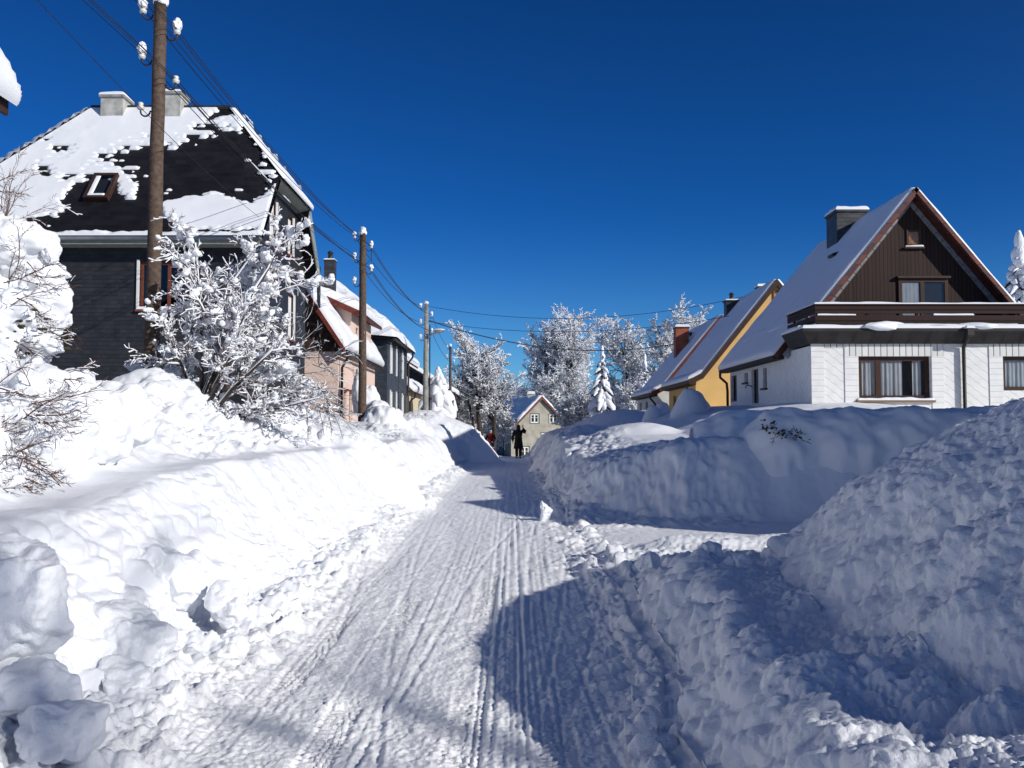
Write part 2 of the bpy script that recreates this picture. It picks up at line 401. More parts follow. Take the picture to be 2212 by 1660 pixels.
M['needle'] = mat('dark_conifer_needles', (.018,.028,.016), .8, col2=(.045,.06,.035), vscale=9, bump=.8, bscale=40, bdist=.03)
M['glass'] = glass_mat('window_glass', (.93,.94,.95))
M['glass_blue'] = glass_mat('window_glass_dark', (.10,.13,.18))
M['curtain'] = mat('white_net_curtain', (.34,.36,.38), .9, var=.08)
M['dark_in'] = mat('painted_room_dark', (.012,.013,.015), .9)  # near-black colour standing in for the darkness of unlit interiors
M['black_cloth'] = mat('black_cloth', (.008,.008,.010), .9, var=.3, bump=.3)
M['red_cloth'] = mat('red_jacket', (.35,.012,.02), .7, var=.2)
M['skin'] = mat('skin', (.50,.28,.20), .6)
M['hair'] = mat('dark_hair', (.014,.010,.009), .7, var=.2)
M['red_paint'] = mat('red_paint', (.50,.03,.015), .4, .5)
M['orange_blind'] = mat('amber_blind', (.36,.15,.03), .7, var=.35, vscale=12)
M['cap_blue'] = mat('grey_blue_cap', (.30,.38,.45), .8)
M['hill'] = mat('haze_tinted_forest_hill', (.12,.16,.26), 1.0, 0, col2=(.30,.36,.48), vscale=.05)  # blue distance haze is mixed into the forest and snow colour
SUN, SKY, SKYMUL, SKYSUN = 4.25, .10, (.06, .40, .90), (.34, .48, .74)
# ================================================================ terrain
def left_edge(y): return -2.0 + .55*ss(40,46,y) + .12*perlin(y*.35, np.zeros_like(y)+3.1) + .05*perlin(y*1.3, np.zeros_like(y)+8.1)
def right_edge(y): return .95 + .12*perlin(y*.4, np.zeros_like(y)+13.1) + .05*perlin(y*1.5, np.zeros_like(y)+28.1) - .25*ss(6.5, 3.5, y)
DOMES = [  # x, y, top, radius : rounded snow-capped shrubs and heaps
    (-5.20,12.6,2.42,1.15),(-6.15,12.9,2.30,.95),(-4.75,11.6,2.12,.9),(-6.6,9.9,2.6,1.3),(-5.6,9.2,2.35,1.2),(-4.9,7.9,2.15,1.0),
    (-4.6,31.5,2.3,1.2),(-4.0,34,1.95,1.5),(-4.3,42.5,2.35,3.2),(-3.6,17.5,1.75,1.6),
    (6.0,30.0,2.95,.85),(5.15,32.5,2.45,.6),(7.1,31,2.3,1.2),
    (3.0,17.2,1.28,1.7),(1.6,22.5,1.05,.7),(3.6,24.5,1.75,2.2),(4.6,36,2.35,3.0),(3.0,33,1.7,2.0),(8.4,19.8,2.0,1.5),
]
def base_h(x, y):
    g = -1.8*ss(46, 95, y) - 1.0*ss(95, 200, y)
    dr = .22*fbm(x*.16+4, y*.16, 2.0, 2)
    # left side
    xl = left_edge(y) - x
    I = np.interp
    c1 = I(y, [-10,3,5.5,10,24,30,36,42,60,80], [.8,1.0,1.08,1.25,1.22,1.15,1.3,1.55,1.2,.5])
    c2 = I(y, [-10,3,6,8,12,15,18,21,23.5,26,29,31,34,38,42,48,60,100], [1.3,1.6,1.75,1.9,1.95,1.95,1.95,1.8,1.4,1.1,1.2,1.75,1.8,1.95,2.1,1.7,1.3,1.0])
    t0 = I(y, [0,20,32,38,60], [1.55,1.5,1.1,.55,.5]); 
    c1 = c1*(1+.10*perlin(y*.55, y*0+1.7)+.05*perlin(y*1.4, y*0+5.7))
    L = c1*ss(-.05, 1.05+.2*perlin(y*.7, y*0+9.7), xl) - .05*np.exp(-((xl-1.6)/.25)**2)*ss(20,12,y) + (c2-c1)*ss(t0-.25, t0+1.35, xl)
    L = L + dr*ss(1.5, 4, xl)
    # foot rubble apron
    L = np.maximum(L, .16*ss(-.45, .3, xl))
    # right side
    xr = x - right_edge(y)
    low = (1+.24*perlin(y*.9, y*0+21.))*I(y, [3,5,8,9.4,10.6], [.5,.5,.43,.18,0])*ss(-.05,.55,xr)
    hol = .10*np.exp(-(((x-2.05)/.35)**2))*ss(8.5,6.5,y)*ss(4.2,5.6,y)
    r = np.sqrt(((x-4.65)/np.where(x < 4.65, 3.15, 6.0))**2 + ((y-4.3)/np.where(y > 4.3, 6.9, 5.0))**2)
    # piled snow: rises fast and rounds over at the summit
    md = 2.02*np.clip(1-r**2.1, 0, 1)*ss(-.1, .9, xr)
    Rn = np.maximum(low, md) + .25*low*np.clip(md,0,1) - hol
    Rn = np.where(x > 6.5, np.maximum(Rn, 1.2*ss(6.5,8.5,x)*ss(9.5,7.0,y)), Rn)
    yf = I(x, [1,2,3,5,9,14], [16.3,15.4,14.8,14.6,14.2,14.0])
    cc = I(x, [1,1.6,2.9,4.5,6,9], [.55,.85,1.20,1.30,1.85,1.95]) + I(y, [15,20,28,40,48,60], [0,.05,.3,.5,.25,-.3])
    hb = ss(4.8,6.2,x)*ss(17.2,15.6,y)           # low ground in front of the hedge
    R2 = cc*ss(-.08, .75, xr)*ss(0, 1.3+.5*ss(3,5,x)+.3*perlin(x*1.3, y*0+4.), y-yf)*(1-.30*hb)
    R2 = R2 + dr*1.2*ss(1, 3, xr)*ss(0,2,y-yf)
    Rr = np.maximum(np.maximum(Rn, R2), .03*ss(0,1,xr))
    Rr = np.maximum(Rr, .13*ss(-.35,.25,xr)*(1-ss(10.6,11.5,y)*ss(16.,15.,y)))
    dv = np.exp(-((y-11.6-.1*(x-3))/.55)**2)*ss(1.3,2.2,x)*ss(5.5,4.0,x)*.20   # small ridge left by the plough at the driveway mouth
    Rr = np.maximum(Rr, dv)
    h = np.where(x < -.5, L, Rr)*1.0
    for (dx, dy, dz, rad) in DOMES:
        d2 = ((x-dx)**2+(y-dy)**2)/(rad*rad)
        dome = dz - (dz*.55)*d2 - .25*d2*d2
        k = .12
        m = np.maximum(h, dome); dd = np.abs(h-dome)
        h = np.where(d2 < 6, m + np.maximum(k-dd, 0)**2/(4*k), h)
    far = ss(70, 140, np.sqrt(x*x+y*y))
    h = h*(1-far) + (1.0+.8*fbm(x*.02, y*.02, 5.0, 2))*far*ss(2, 30, np.abs(x))
    h = h + g
    return h

def build_terrain():
    th = np.concatenate([np.linspace(-math.pi, -.66, 60, endpoint=False), np.arange(-.66, .66, .00165), np.linspace(.66, math.pi, 61)])
    rr = [0.02, .5, 1.0, 1.5, 2.0, 2.4]; 
    while rr[-1] < 75: rr.append(rr[-1] + max(.008, rr[-1]*.0029))
    while rr[-1] < 2600: rr.append(rr[-1]*1.05)
    rr = np.array(rr)
    T, Q = np.meshgrid(th, rr)              # rows radius, cols theta
    x = (Q*np.sin(T)).astype(np.float64); y = (Q*np.cos(T)).astype(np.float64)
    h = base_h(x, y)
    e = .04
    hx = (base_h(x+e, y)-h)/e; hy = (base_h(x, y+e)-h)/e
    nrm = np.stack([-hx, -hy, np.ones_like(h)], -1); nrm /= np.linalg.norm(nrm, axis=2)[..., None]
    near = Q < 70
    xl = left_edge(y) - x; xr = x - right_edge(y)
    road = ((xl < -.05) & (xr < .05)) | ((y > 11.8+.1*(x-3)) & (y < 14.6) & (x > 0) & (x < 5) & (h < .12))
    slope = np.sqrt(hx*hx+hy*hy)
    # roughness masks
    face = ss(.25, .9, slope)
    rubL = np.exp(-((xl-.05)/.45)**2)*ss(-.7,-.2,xl); rubR = np.exp(-((xr-.05)/.45)**2)
    moundm = ss(.1, .8, xr)*ss(12.5, 11, y)
    tier = ss(1.2,1.6,xl)*ss(3.6,2.6,xl)*ss(8.5,11,y)
    bank2 = ss(0,.3,xr)*np.maximum(ss(2.4,1.2,xr), .9*ss(18.2,16.8,y)*ss(4.6,3.4,x))*ss(13.5,15,y)
    p = np.zeros(h.shape, np.float32)
    def m(mask): return mask & near
    k = m((face > .02) | (rubL > .02) | (moundm > .02) | (tier > .02) | (bank2 > .02))
    X, Y, Z = x[k], y[k], h[k]
    b1 = np.abs(perlin(X*2.1, Y*2.1, Z*2.1)); b2 = np.abs(perlin(X*5.2+9, Y*5.2, Z*5.2)); b3 = np.abs(perlin(X*13+4, Y*13, Z*13)); b4 = np.abs(perlin(X*30+4, Y*30, Z*30))
    lf = fbm(X*.9, Y*.9, Z*.9, 2)
    runnel = perlin(X*1.2+5, Y*3.2, Z*.6)    # streaks down the faces
    isL = (xl[k] > -.6)
    smoothL = ss(12, 9, Y)*isL*.0
    vis = ss(-.35, .25, fbm(X*.45+7, Y*.45, 3.0, 2))     # patches: broken blocks versus shaved smooth faces
    aL = face[k]*(.075*runnel + .02*lf + (.015+.05*vis)*b2*1.2 + .02*b3) + rubL[k]*(.10*b2+.05*b3+.02*b4) + tier[k]*(.16*b1+.12*b2+.05*b3)
    g1 = perlin(X*9+4, Y*9, Z*9); g2 = perlin(X*19+4, Y*19, Z*19)
    aM = moundm[k]*(.015*(b1-.2)+.012*b2+.014*g1+.018*g2+.012*b4+.012*perlin(X*46, Y*46, Z*46)+(.09*lf+.05*runnel)*(1-.6*ss(1.6,2.6,X))) + face[k]*(.025*b2)*(1-.6*moundm[k]) + rubR[k]*(.08*b2+.04*b3) + bank2[k]*(.10*b1+.09*b2+.04*b3+.05*runnel*face[k])
    w = np.where(isL, aL, aM)
    p[k] = w
    p += np.where(near & ~road, .012*perlin(x*3.1, y*3.1, h), 0)
    # right foreground: big clods low down
    lowR = ss(.05,.4,xr)*ss(3.2,1.2,xr)*ss(11.5,10,y)
    k = m(lowR > .02); p[k] += lowR[k]*(.07*perlin(x[k]*3.3+3, y[k]*3.3, h[k]*3.3) + .7*clods(x[k], y[k], .34, 3, dens=.22) + .75*clods(x[k], y[k], .13, 5, dens=.45))
    # loose clods along both feet and over the tier
    k = m((rubL > .05) | (rubR > .05) | (tier > .1))
    X, Y = x[k], y[k]
    p[k] += np.maximum(rubL[k], .9*tier[k])*(.8*clods(X, Y, .30, 1, dens=.55) + .9*clods(X, Y, .13, 2, dens=.7)) + rubR[k]*(.7*clods(X, Y, .26, 6, dens=.45)+.8*clods(X, Y, .11, 8, dens=.6))
    # packed lane: runner, ski and tyre tracks
    k = m(road); X, Y = x[k], y[k]
    z = .022*perlin(X*1.6, Y*.5) + .012*perlin(X*9, Y*5) + .017*np.abs(perlin(X*17, Y*13))*ss(-.2,.4,perlin(X*1.1+3, Y*.7)) + .008*perlin(X*34, Y*26) 
    z += .5*clods(X, Y, .16, 9, rmin=.06, rmax=.32, dens=.32)*ss(-.1,.5,perlin(X*1.3, Y*.5+7)) 
    rng = random.Random(5)
    trk = []
    for i in range(17):
        x0 = rng.uniform(-1.75, .7); kk = rng.uniform(-.006, .012); amp = rng.uniform(.02,.14); fq = rng.uniform(.12,.5); ph = rng.uniform(0,6.3)
        gap = rng.choice([0, .09, .16, .42]); dep = rng.choice([.002,.003,.004,.006,.013]); wd = rng.uniform(.010,.022)
        for gx in ((0,) if gap == 0 else (0, gap)):
            trk.append((x0+gx, kk, amp, fq, ph, dep, wd, rng.uniform(2,5) if rng.random() < .3 else 0, 99 if rng.random() < .7 else rng.uniform(10,22)))
    for i in range(16):
        x0 = rng.uniform(-1.8, .8); kk = rng.uniform(-.004, .008)
        for gx in rng.choice([(0,), (0,.05), (0,.07,.14), (0,.40)]): trk.append((x0+gx, kk, rng.uniform(0,.03), .2, rng.uniform(0,6), rng.uniform(.006,.012), .007, rng.uniform(2.5,6), rng.uniform(9,40)))
    for i in range(9):      # slanting tracks that cross the lane
        trk.append((rng.uniform(-1.2,.9), rng.choice([-1,1])*rng.uniform(.03,.14), .05, .5, rng.uniform(0,6), .014, .014, rng.uniform(3,9), rng.uniform(10,20)))
    for (x0, kk, amp, fq, ph, dep, wd, ya, yb) in trk:
        xc = x0 + kk*Y + amp*np.sin(Y*fq+ph)
        w2 = wd + .0009*Y
        d = (X-xc)/w2
        env = ss(ya-.6, ya+.2, Y)*ss(yb+2, yb, Y)
        z += env*dep*.5*(-np.exp(-d*d) + .45*np.exp(-((np.abs(d)-1.9)/.7)**2))
    for (x0, kk, ph) in ((-1.05,.010,0),(-.30,.012,2),(.28,-.002,4),(-1.45,.004,1)):      # tyre treads
        xc = x0 + kk*Y + .05*np.sin(Y*.3+ph); d = np.abs(X-xc)
        z += ss(.11,.085,d)*(-.012 + .007*np.sign(np.sin(Y*2*math.pi/.055 + d*30)))*ss(16,9,Y)*ss(-.2,.2,perlin(Y*.4, Y*0+x0*7))
    env = np.clip(-np.maximum(xl[k], xr[k])/.25, 0, 1)
    inlane = np.where(xr[k] > .05, .5, env)
    p[k] += z*inlane
    V = np.stack([x, y, h], -1) + nrm*p[..., None]
    nr, nt = x.shape
    idx = np.arange(nr*nt).reshape(nr, nt)
    a = idx[:-1, :-1]; b = idx[:-1, 1:]; c = idx[1:, 1:]; d = idx[1:, :-1]
    q = np.stack([a, d, c, b], -1)
    mid_x = .25*(x[:-1,:-1]+x[:-1,1:]+x[1:,1:]+x[1:,:-1]); 
    rm = road[:-1, :-1]
    rm = rm & (y[:-1,:-1] > -40) & (y[:-1,:-1] < 130)
    mound = (~rm) & (moundm[:-1,:-1] > .3) & (Q[:-1,:-1] < 30) & (y[:-1,:-1] > -6) & (mid_x < 14)
    left = (~rm) & (mid_x < -.4); right = (~rm) & (~mound) & (mid_x >= -.4)
    V = V.reshape(-1, 3)
    def sub(mask, name, mt, col=None):
        f = q[mask].reshape(-1, 4)
        u, inv = np.unique(f.ravel(), return_inverse=True)
        o = link_mesh(name, V[u], [inv.reshape(-1, 4)], mt, None, True); o['kind'] = 'structure'; return o
    sub(rm, 'road', M['snow_road'])
    sub(left, 'ground', M['snow'])
    sub(right, 'terrain', M['snow_rough'])
    sub(mound, 'snow_bank', M['snow_rough'])
build_terrain()

def gz(x, y):
    return float(base_h(np.array([float(x)]), np.array([float(y)]))[0])

# hills far behind
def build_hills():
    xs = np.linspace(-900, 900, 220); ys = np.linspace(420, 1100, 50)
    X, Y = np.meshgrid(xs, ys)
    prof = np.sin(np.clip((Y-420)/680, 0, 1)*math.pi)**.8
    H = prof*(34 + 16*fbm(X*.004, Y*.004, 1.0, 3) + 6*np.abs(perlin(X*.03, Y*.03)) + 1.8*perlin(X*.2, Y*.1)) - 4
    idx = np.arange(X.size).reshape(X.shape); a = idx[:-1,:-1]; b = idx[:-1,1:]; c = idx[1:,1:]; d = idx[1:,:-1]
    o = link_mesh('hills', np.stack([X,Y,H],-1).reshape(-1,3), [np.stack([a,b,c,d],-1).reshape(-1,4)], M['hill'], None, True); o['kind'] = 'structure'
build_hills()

# ================================================================ building helpers
def nrm3(v): v = np.array(v, float); return v/np.linalg.norm(v)
def wall_open(mb, o, u, width, height, openings, n, depth=.14):
    """wall rectangle with real openings. o lower corner, u unit dir, openings (u0,z0,u1,z1) relative; n outward normal"""
    o = np.array(o, float); u = np.array(u, float); n = np.array(n, float); up = np.array([0,0,1.])
    us = sorted({0, width, *[a for q in openings for a in (q[0], q[2])]}); zs = sorted({0, height, *[a for q in openings for a in (q[1], q[3])]})
    for i in range(len(us)-1):
        for j in range(len(zs)-1):
            cu = (us[i]+us[i+1])/2; cz = (zs[j]+zs[j+1])/2
            if any(q[0] < cu < q[2] and q[1] < cz < q[3] for q in openings): continue
            P = [o+u*a+up*b for a, b in ((us[i],zs[j]),(us[i+1],zs[j]),(us[i+1],zs[j+1]),(us[i],zs[j+1]))]
            mb.poly(P)
    for q in openings:
        c = [o+u*a+up*b for a, b in ((q[0],q[1]),(q[2],q[1]),(q[2],q[3]),(q[0],q[3]))]
        for i in range(4):
            a, b = c[i], c[(i+1)%4]; mb.poly([a, b, b-n*depth, a-n*depth])

def window(parent, o, u, n, w, h, fmat, mull=(), bars=(), recess=.09, cd=.10, glass='glass', curtain=False, sill=None, fr=.06, snow_sill=False, curt_split=None, room=True, curt_mat='curtain', name='window', drape=1.0):
    """o = lower-left corner on wall plane"""
    o = np.array(o, float); u = np.array(u, float); n = np.array(n, float); up = np.array([0,0,1.])
    p0 = o - n*recess
    mb = MB(); t = .05
    def bar(a0, z0, a1, z1, tt=t, off=0): mb.obox(p0+u*a0+up*z0-n*(tt-off), u*(a1-a0), n*tt, up*(z1-z0))
    bar(0,0,fr,h); bar(w-fr,0,w,h); bar(fr,0,w-fr,fr); bar(fr,h-fr,w-fr,h)
    for m_ in mull: bar(m_*w-fr*.6, fr, m_*w+fr*.6, h-fr, t*.9)
    for b_ in bars: bar(fr, b_*h-.02, w-fr, b_*h+.02, t*.8)
    f = mb.build(name, fmat, parent)
    g = MB(); q = p0 - n*(t*.5)
    g.poly([q+u*fr*.5+up*fr*.5, q+u*(w-fr*.5)+up*fr*.5, q+u*(w-fr*.5)+up*(h-fr*.5), q+u*fr*.5+up*(h-fr*.5)])
    g.build('pane', M[glass], f)
    if curtain:
        cb = MB(); spans = curt_split or [(0.03, .97)]
        for (s0, s1) in spans:
            k = max(12, int((s1-s0)*w*45)); us = np.linspace(s0*w, s1*w, k)
            dep = (.035*np.sin(us*55)+.02*np.sin(us*23+1))*(cd/.10); c = q - n*cd
            lo = [c+u*a+n*d_+up*(fr*.2+h*(1-drape)) for a, d_ in zip(us, dep)]; hi = [c+u*a+n*d_*.6+up*(h-.02) for a, d_ in zip(us, dep)]
            idx = np.arange(k-1); cb.add(lo+hi, [np.stack([idx, idx+1, idx+1+k, idx+k], -1)])
        cb.build('curtain', M[curt_mat], f, True)
    if room:
        rb = MB(); c = q - n*.45
        rb.poly([c+u*-.1+up*-.1, c+u*(w+.1)+up*-.1, c+u*(w+.1)+up*(h+.1), c+u*-.1+up*(h+.1)])
        rb.build('unlit_room_backing', M['dark_in'], f)  # black sheet behind the pane, painted darkness of the room
    if sill is not None:
        s_ = MB(); s_.obox(o+u*-.08+up*-.07-n*(recess), u*(w+.16), n*(recess+.09), up*.055); s_.build('sill', sill, f)
    if snow_sill:
        sn = strip_snow(o+u*-.06+up*-.014-n*(recess-.01), u*(w+.12), n*(recess+.07), .07, seed=int(abs(o[0]*10)))
        link_mesh('sill_snow', sn[0], [sn[1]], M['snow_soft'], f, True)
    return f

def sheet(o, u, v, nn, thick, res=.08, seed=0, amp=.35, edge=.12, freq=1.2, maskfn=None, waves=0.0):
    """snow layer lying on the parallelogram o,u,v with outward normal nn; returns verts, quads. Rounded edges that close on the surface"""
    o, u, v, nn = [np.array(a, float) for a in (o, u, v, nn)]
    lu, lv = np.linalg.norm(u), np.linalg.norm(v)
    nu, nv = max(3, int(lu/res)), max(3, int(lv/res))
    # clustered samples near the borders
    def par(n, L):
        t = np.linspace(0, 1, n+1); e = np.array([0,.004,.015,.035,.06])/L*1.0
        e = e[e*L < L*.3]; return np.unique(np.concatenate([t[(t > e[-1]) & (t < 1-e[-1])], e, 1-e]))
    a = par(nu, lu); b = par(nv, lv); A, B = np.meshgrid(a, b)
    ed = np.minimum(np.minimum(A, 1-A)*lu, np.minimum(B, 1-B)*lv)
    t = np.clip(ed/edge, 0, 1); prof = np.sqrt(np.clip(1-(1-t)**2, 0, 1))
    n = fbm(A*lu*freq+seed*3.3, B*lv*freq+seed, seed*1.7, 3)
    T = thick*prof*np.clip(1+amp*n, .15, 3)
    if waves: T = T + waves*prof*np.sin(B*lv*2*math.pi/.3)
    P = o + A[..., None]*u + B[..., None]*v + T[..., None]*nn
    idx = np.arange(A.size).reshape(A.shape); q = np.stack([idx[:-1,:-1], idx[:-1,1:], idx[1:,1:], idx[1:,:-1]], -1)
    if maskfn is not None:
        mk = maskfn(o + A[..., None]*u + B[..., None]*v)
        T2 = T*np.clip(mk/.06, 0, 1); P = o + A[..., None]*u + B[..., None]*v + (T2+np.where(mk > 0, .006, 0))[..., None]*nn
        q = q[(mk[:-1,:-1] > 0) | (mk[1:,1:] > 0) | (mk[:-1,1:] > 0) | (mk[1:,:-1] > 0)]
    if np.dot(np.cross(u, v), nn) < 0: q = q[..., ::-1]
    return P.reshape(-1, 3), q.reshape(-1, 4)
def strip_snow(o, u, w, th, seed=0): 
    return sheet(o, u, w, (0,0,1), th, res=.04, seed=seed, amp=.5, edge=.06, freq=2.0)
def add_sheet(name, parent, *a, matn='snow_soft', **k):
    P, q = sheet(*a, **k); return link_mesh(name, P, [q], M[matn], parent, True)
def join_sheets(name, parent, lst, matn='snow_soft'):
    mb = MB()
    for P, q in lst: mb.add(P, [q])
    return mb.build(name, M[matn], parent, True)

def gutter_pipe(parent, pts, r=.045, name='downpipe'):
    return MB().tube(pts, r, 8).build(name, M['metal_dark'], parent, True)

def chimney(parent, x0, y0, x1, y1, z0, z1, mt, snow=.12, cap=.06, capm='concrete', pot=False, seed=0):
    c = MB().box((x0,y0,z0),(x1,y1,z1)).build('chimney', mt, parent)
    MB().bbox((x0-cap,y0-cap,z1+.001),(x1+cap,y1+cap,z1+.08), .015).build('cap', M[capm], c)
    add_sheet('cap_snow', c, (x0-cap,y0-cap,z1+.08), (x1-x0+2*cap,0,0), (0,y1-y0+2*cap,0), (0,0,1), snow, res=.08, seed=seed, edge=.12)
    if pot:
        xm, ym = (x0+x1)/2, (y0+y1)/2
        MB().tube([(xm,ym,z1+.08),(xm,ym,z1+.38),(xm,ym,z1+.4),(xm,ym,z1+.5)], [.10,.10,.15,.06], 10).build('pot', M['metal_dark'], c, True)
    return c

# ================================================================ white house on the right
def white_house():
    x0, x1 = 8.13, 16.6; yf, yb = 24.0, 33.0; zt = 4.06; zs = 3.84; rz = 8.55; rx = 11.7; ye = 25.5
    t = thing('white_house', 'white shingled house with brown timber gable and wide balcony behind the hedge', 'house', (11.7, 26, 1.5))
    zb = .5
    # front wall with two picture windows
    W1 = (at(1856,864,yf), at(2010,770,yf)); W2 = (at(2168,842,yf), at(2260,770,yf))
    op = [(W1[0][0]-x0, W1[0][2]-zb, W1[1][0]-x0, W1[1][2]-zb), (W2[0][0]-x0, W1[0][2]-zb+.25, W2[0][0]-x0+1.6, W2[1][2]-zb)]
    fw = MB(); wall_open(fw, (x0,yf,zb), (1,0,0), x1-x0, zt-zb, op, (0,-1,0), .2)
    wf = fw.build('wall', M['shingle'], t); wf['label'] = 'front wall of white diagonal shingles'
    # side wall (street side) with slim windows and door
    sw = MB(); sops = []
    def side(px0, px1, py0, py1):
        Ya = 8.13*FPX/(px1-CX); Yb = 8.13*FPX/(px0-CX)
        ym = (Ya+Yb)/2; return (Ya, Yb, at(px0,py1,ym)[2], at(px0,py0,ym)[2])
    sp = [side(1580,1592,812,868), side(1609,1616,806,826), side(1624,1639,798,872), side(1649,1657,795,838)]
    for (a,b,c,d) in sp: sops.append((yb-b, max(c,zb+.1)-zb, yb-a, min(d,zs-.12)-zb))
    wall_open(sw, (x0,yb,zb), (0,-1,0), yb-yf, zs-zb, sops, (-1,0,0), .15)
    sw.build('wall', M['shingle'], t)['label'] = 'street side wall of white shingles in shade'
    for i, s in enumerate(sops):
        window(t, (x0, yb-s[0], zb+s[1]), (0,-1,0), (-1,0,0), s[2]-s[0], s[3]-s[1], M['frame_brown'], glass='glass_blue', fr=.05, name='door' if i == 2 else 'window', sill=None if i in (0,2) else M['brown'])
    bk = MB(); bk.poly([(x1,yb,zb),(x0,yb,zb),(x0,yb,zt),(x1,yb,zt)]); bk.poly([(x1,yf,zb),(x1,yb,zb),(x1,yb,zt),(x1,yf,zt)])
    bk.poly([(8.2,yb-.01,zt),(15.2,yb-.01,zt),(rx,yb-.01,rz-.25)]); bk.build('wall', M['shingle'], t)['label'] = 'rear and garden side walls'
    # borders: corner quoin, window surrounds
    def blk(a, b, c, d): MB().box((a, yf-.022, b), (c, yf-.002, d)).build('border_blocks', M['block'], t)
    blk(x0-.02, zb, x0+.33, zt-.16)
    wx0, wx1, wz0, wz1 = W1[0][0], W1[1][0], W1[0][2], W1[1][2]
    blk(wx0-.38, wz0-.35, wx0-.02, wz1); blk(wx1+.02, wz0-.35, wx1+.34, wz1)
    dx = at(2078,760,yf)[0]
    vx0 = W2[0][0]; blk(vx0-.38, zb, vx0-.02, wz1)
    lt = MB(); lt.box((wx0-.38, yf-.024, wz1+.001), (wx1+.34, yf-.003, zt-.16)); lt.box((vx0-.38, yf-.024, wz1+.001), (vx0+2.0, yf-.003, zt-.16)); lt.box((x0+.331, yf-.02, zt-.28),(wx0-.385, yf-.003, zt-.16))
    lt.build('lintel', board_mat('white_lintel_blocks', (.62,.62,.60), (.78,.78,.76), .17), t)
    window(t, (wx0, yf, wz0), (1,0,0), (0,-1,0), wx1-wx0, wz1-wz0, M['frame_brown'], mull=(.29,), recess=.10, cd=.05, curtain=True, curt_split=[(.03,.27),(.33,.64),(.78,.9)], fr=.12, sill=mat('brown_stone_sill', (.22,.15,.10), .7), snow_sill=True)
    window(t, (vx0, yf, wz0+.25), (1,0,0), (0,-1,0), 1.6, wz1-wz0-.25, M['frame_brown'], recess=.10, cd=.05, curtain=True, fr=.11)
    # fascia and balcony slab
    fx0 = at(1742,712,yf-.35)[0]
    fz1 = at(1742,712,yf-.35)[2]; fz0 = at(1745,738,yf-.1)[2]
    fb = MB()
    pr = [(yf-.12, zt-.18),(yf-.38, fz1-.05),(yf-.38, fz1+.03),(ye, fz1+.03),(ye, zt-.18)]
    fb.slab([(x0-.12 if i in (0,4) else x0-.36, a, b) for i, (a, b) in enumerate(pr)], (x1-x0+.4, 0, 0))
    fb.build('balcony_floor', M['fascia_dark'], t)
    for i in range(16):
        jt = MB(); xx = x0+.1+i*.50; jt.obox((xx, yf-.135, zt-.17), (.012,0,0), (0,-.258,fz1-.05-zt+.17), (0,-.006,-.006)); jt.build('fascia_joint', M['metal_dark'], t)
    # snow along the slab edge
    s1 = sheet((x0-.36, yf-.38, fz1+.03), (x1-x0+.4,0,0), (0,.42,0), (0,0,1), .11, res=.06, seed=4, amp=.35, edge=.07, freq=.9)
    s3 = sheet((x0-.36, yf+.05, fz1+.03), (.34,0,0), (0,1.5,0), (0,0,1), .12, res=.06, seed=7, edge=.07)
    join_sheets('slab_snow', t, [s1, s3]); 
    for pc, sc, sd_ in ((at(1918,707,yf-.2), (.70,.22,.15), 3), (at(2105,707,yf-.2), (.55,.22,.12), 4)):
        P_, q_ = lumps([pc], [sc], 4, .12, seed=sd_); link_mesh('snow_heap', P_, [q_], M['snow_soft'], t, True)
    # balcony railing: three boards with gaps plus posts
    rb = MB(); ry = yf-.02; rx0 = at(1760,657,ry)[0]
    zt_r = at(1760,659,ry)[2]; 
    hs = [(zt_r-.24, zt_r-.02), (zt_r-.50, zt_r-.29), (zt_r-.74, zt_r-.55)]
    for (a, b) in hs:
        rb.box((rx0, ry-.03, a), (x1+.1, ry, b)); rb.box((rx0, ry+.001, a), (rx0+.03, ye+.9, b))
    rb.box((rx0-.03, ry-.06, zt_r-.015),(x1+.1, ry+.06, zt_r+.02)); rb.box((rx0-.03, ry+.061, zt_r-.015),(rx0+.07, ye+.9, zt_r+.02))
    i = rx0+.04
    while i < x1: rb.box((i, ry+.003, fz1+.02), (i+.07, ry+.07, zt_r-.016)); i += 1.35
    for yy in (ry+.8, ye+.4): rb.box((rx0+.032, yy, fz1+.02),(rx0+.09, yy+.07, zt_r-.016))
    rb.build('balcony_railing', M['boards_h'], t)
    join_sheets('railing_snow', t, [sheet((rx0-.03, ry-.06, zt_r+.02), (x1-rx0+.1,0,0), (0,.12,0), (0,0,1), .05, res=.06, edge=.03, amp=.4, seed=1),
        sheet((rx0+.05, ry-.05, hs[1][1]), (1.05,0,0), (0,.05,0), (0,0,1), .05, res=.05, edge=.03, seed=2), sheet((rx0+3.2, ry-.05, hs[1][1]), (1.1,0,0), (0,.05,0), (0,0,1), .06, res=.05, edge=.03, seed=3),
        sheet((rx0+2.3, ry-.05, hs[2][1]), (3.2,0,0), (0,.05,0), (0,0,1), .035, res=.05, edge=.03, seed=5),
        sheet((rx0-.03, ry+.061, zt_r+.02), (.1,0,0), (0,ye+.8-ry,0), (0,0,1), .05, res=.06, edge=.03, seed=6)])
    # gable: brown boards
    gz0 = 3.9
    slope = (rz-3.85)/(rx-7.85)
    def xr(z, side): return rx - side*(rz-z)/slope
    gb = MB(); gi = .30
    gb.poly([(xr(gz0,1)+gi, ye+.3, gz0), (2*rx-xr(gz0,1)-gi, ye+.3, gz0), (rx, ye+.3, rz-gi*slope)])
    g = gb.build('gable', M['boards'], t)
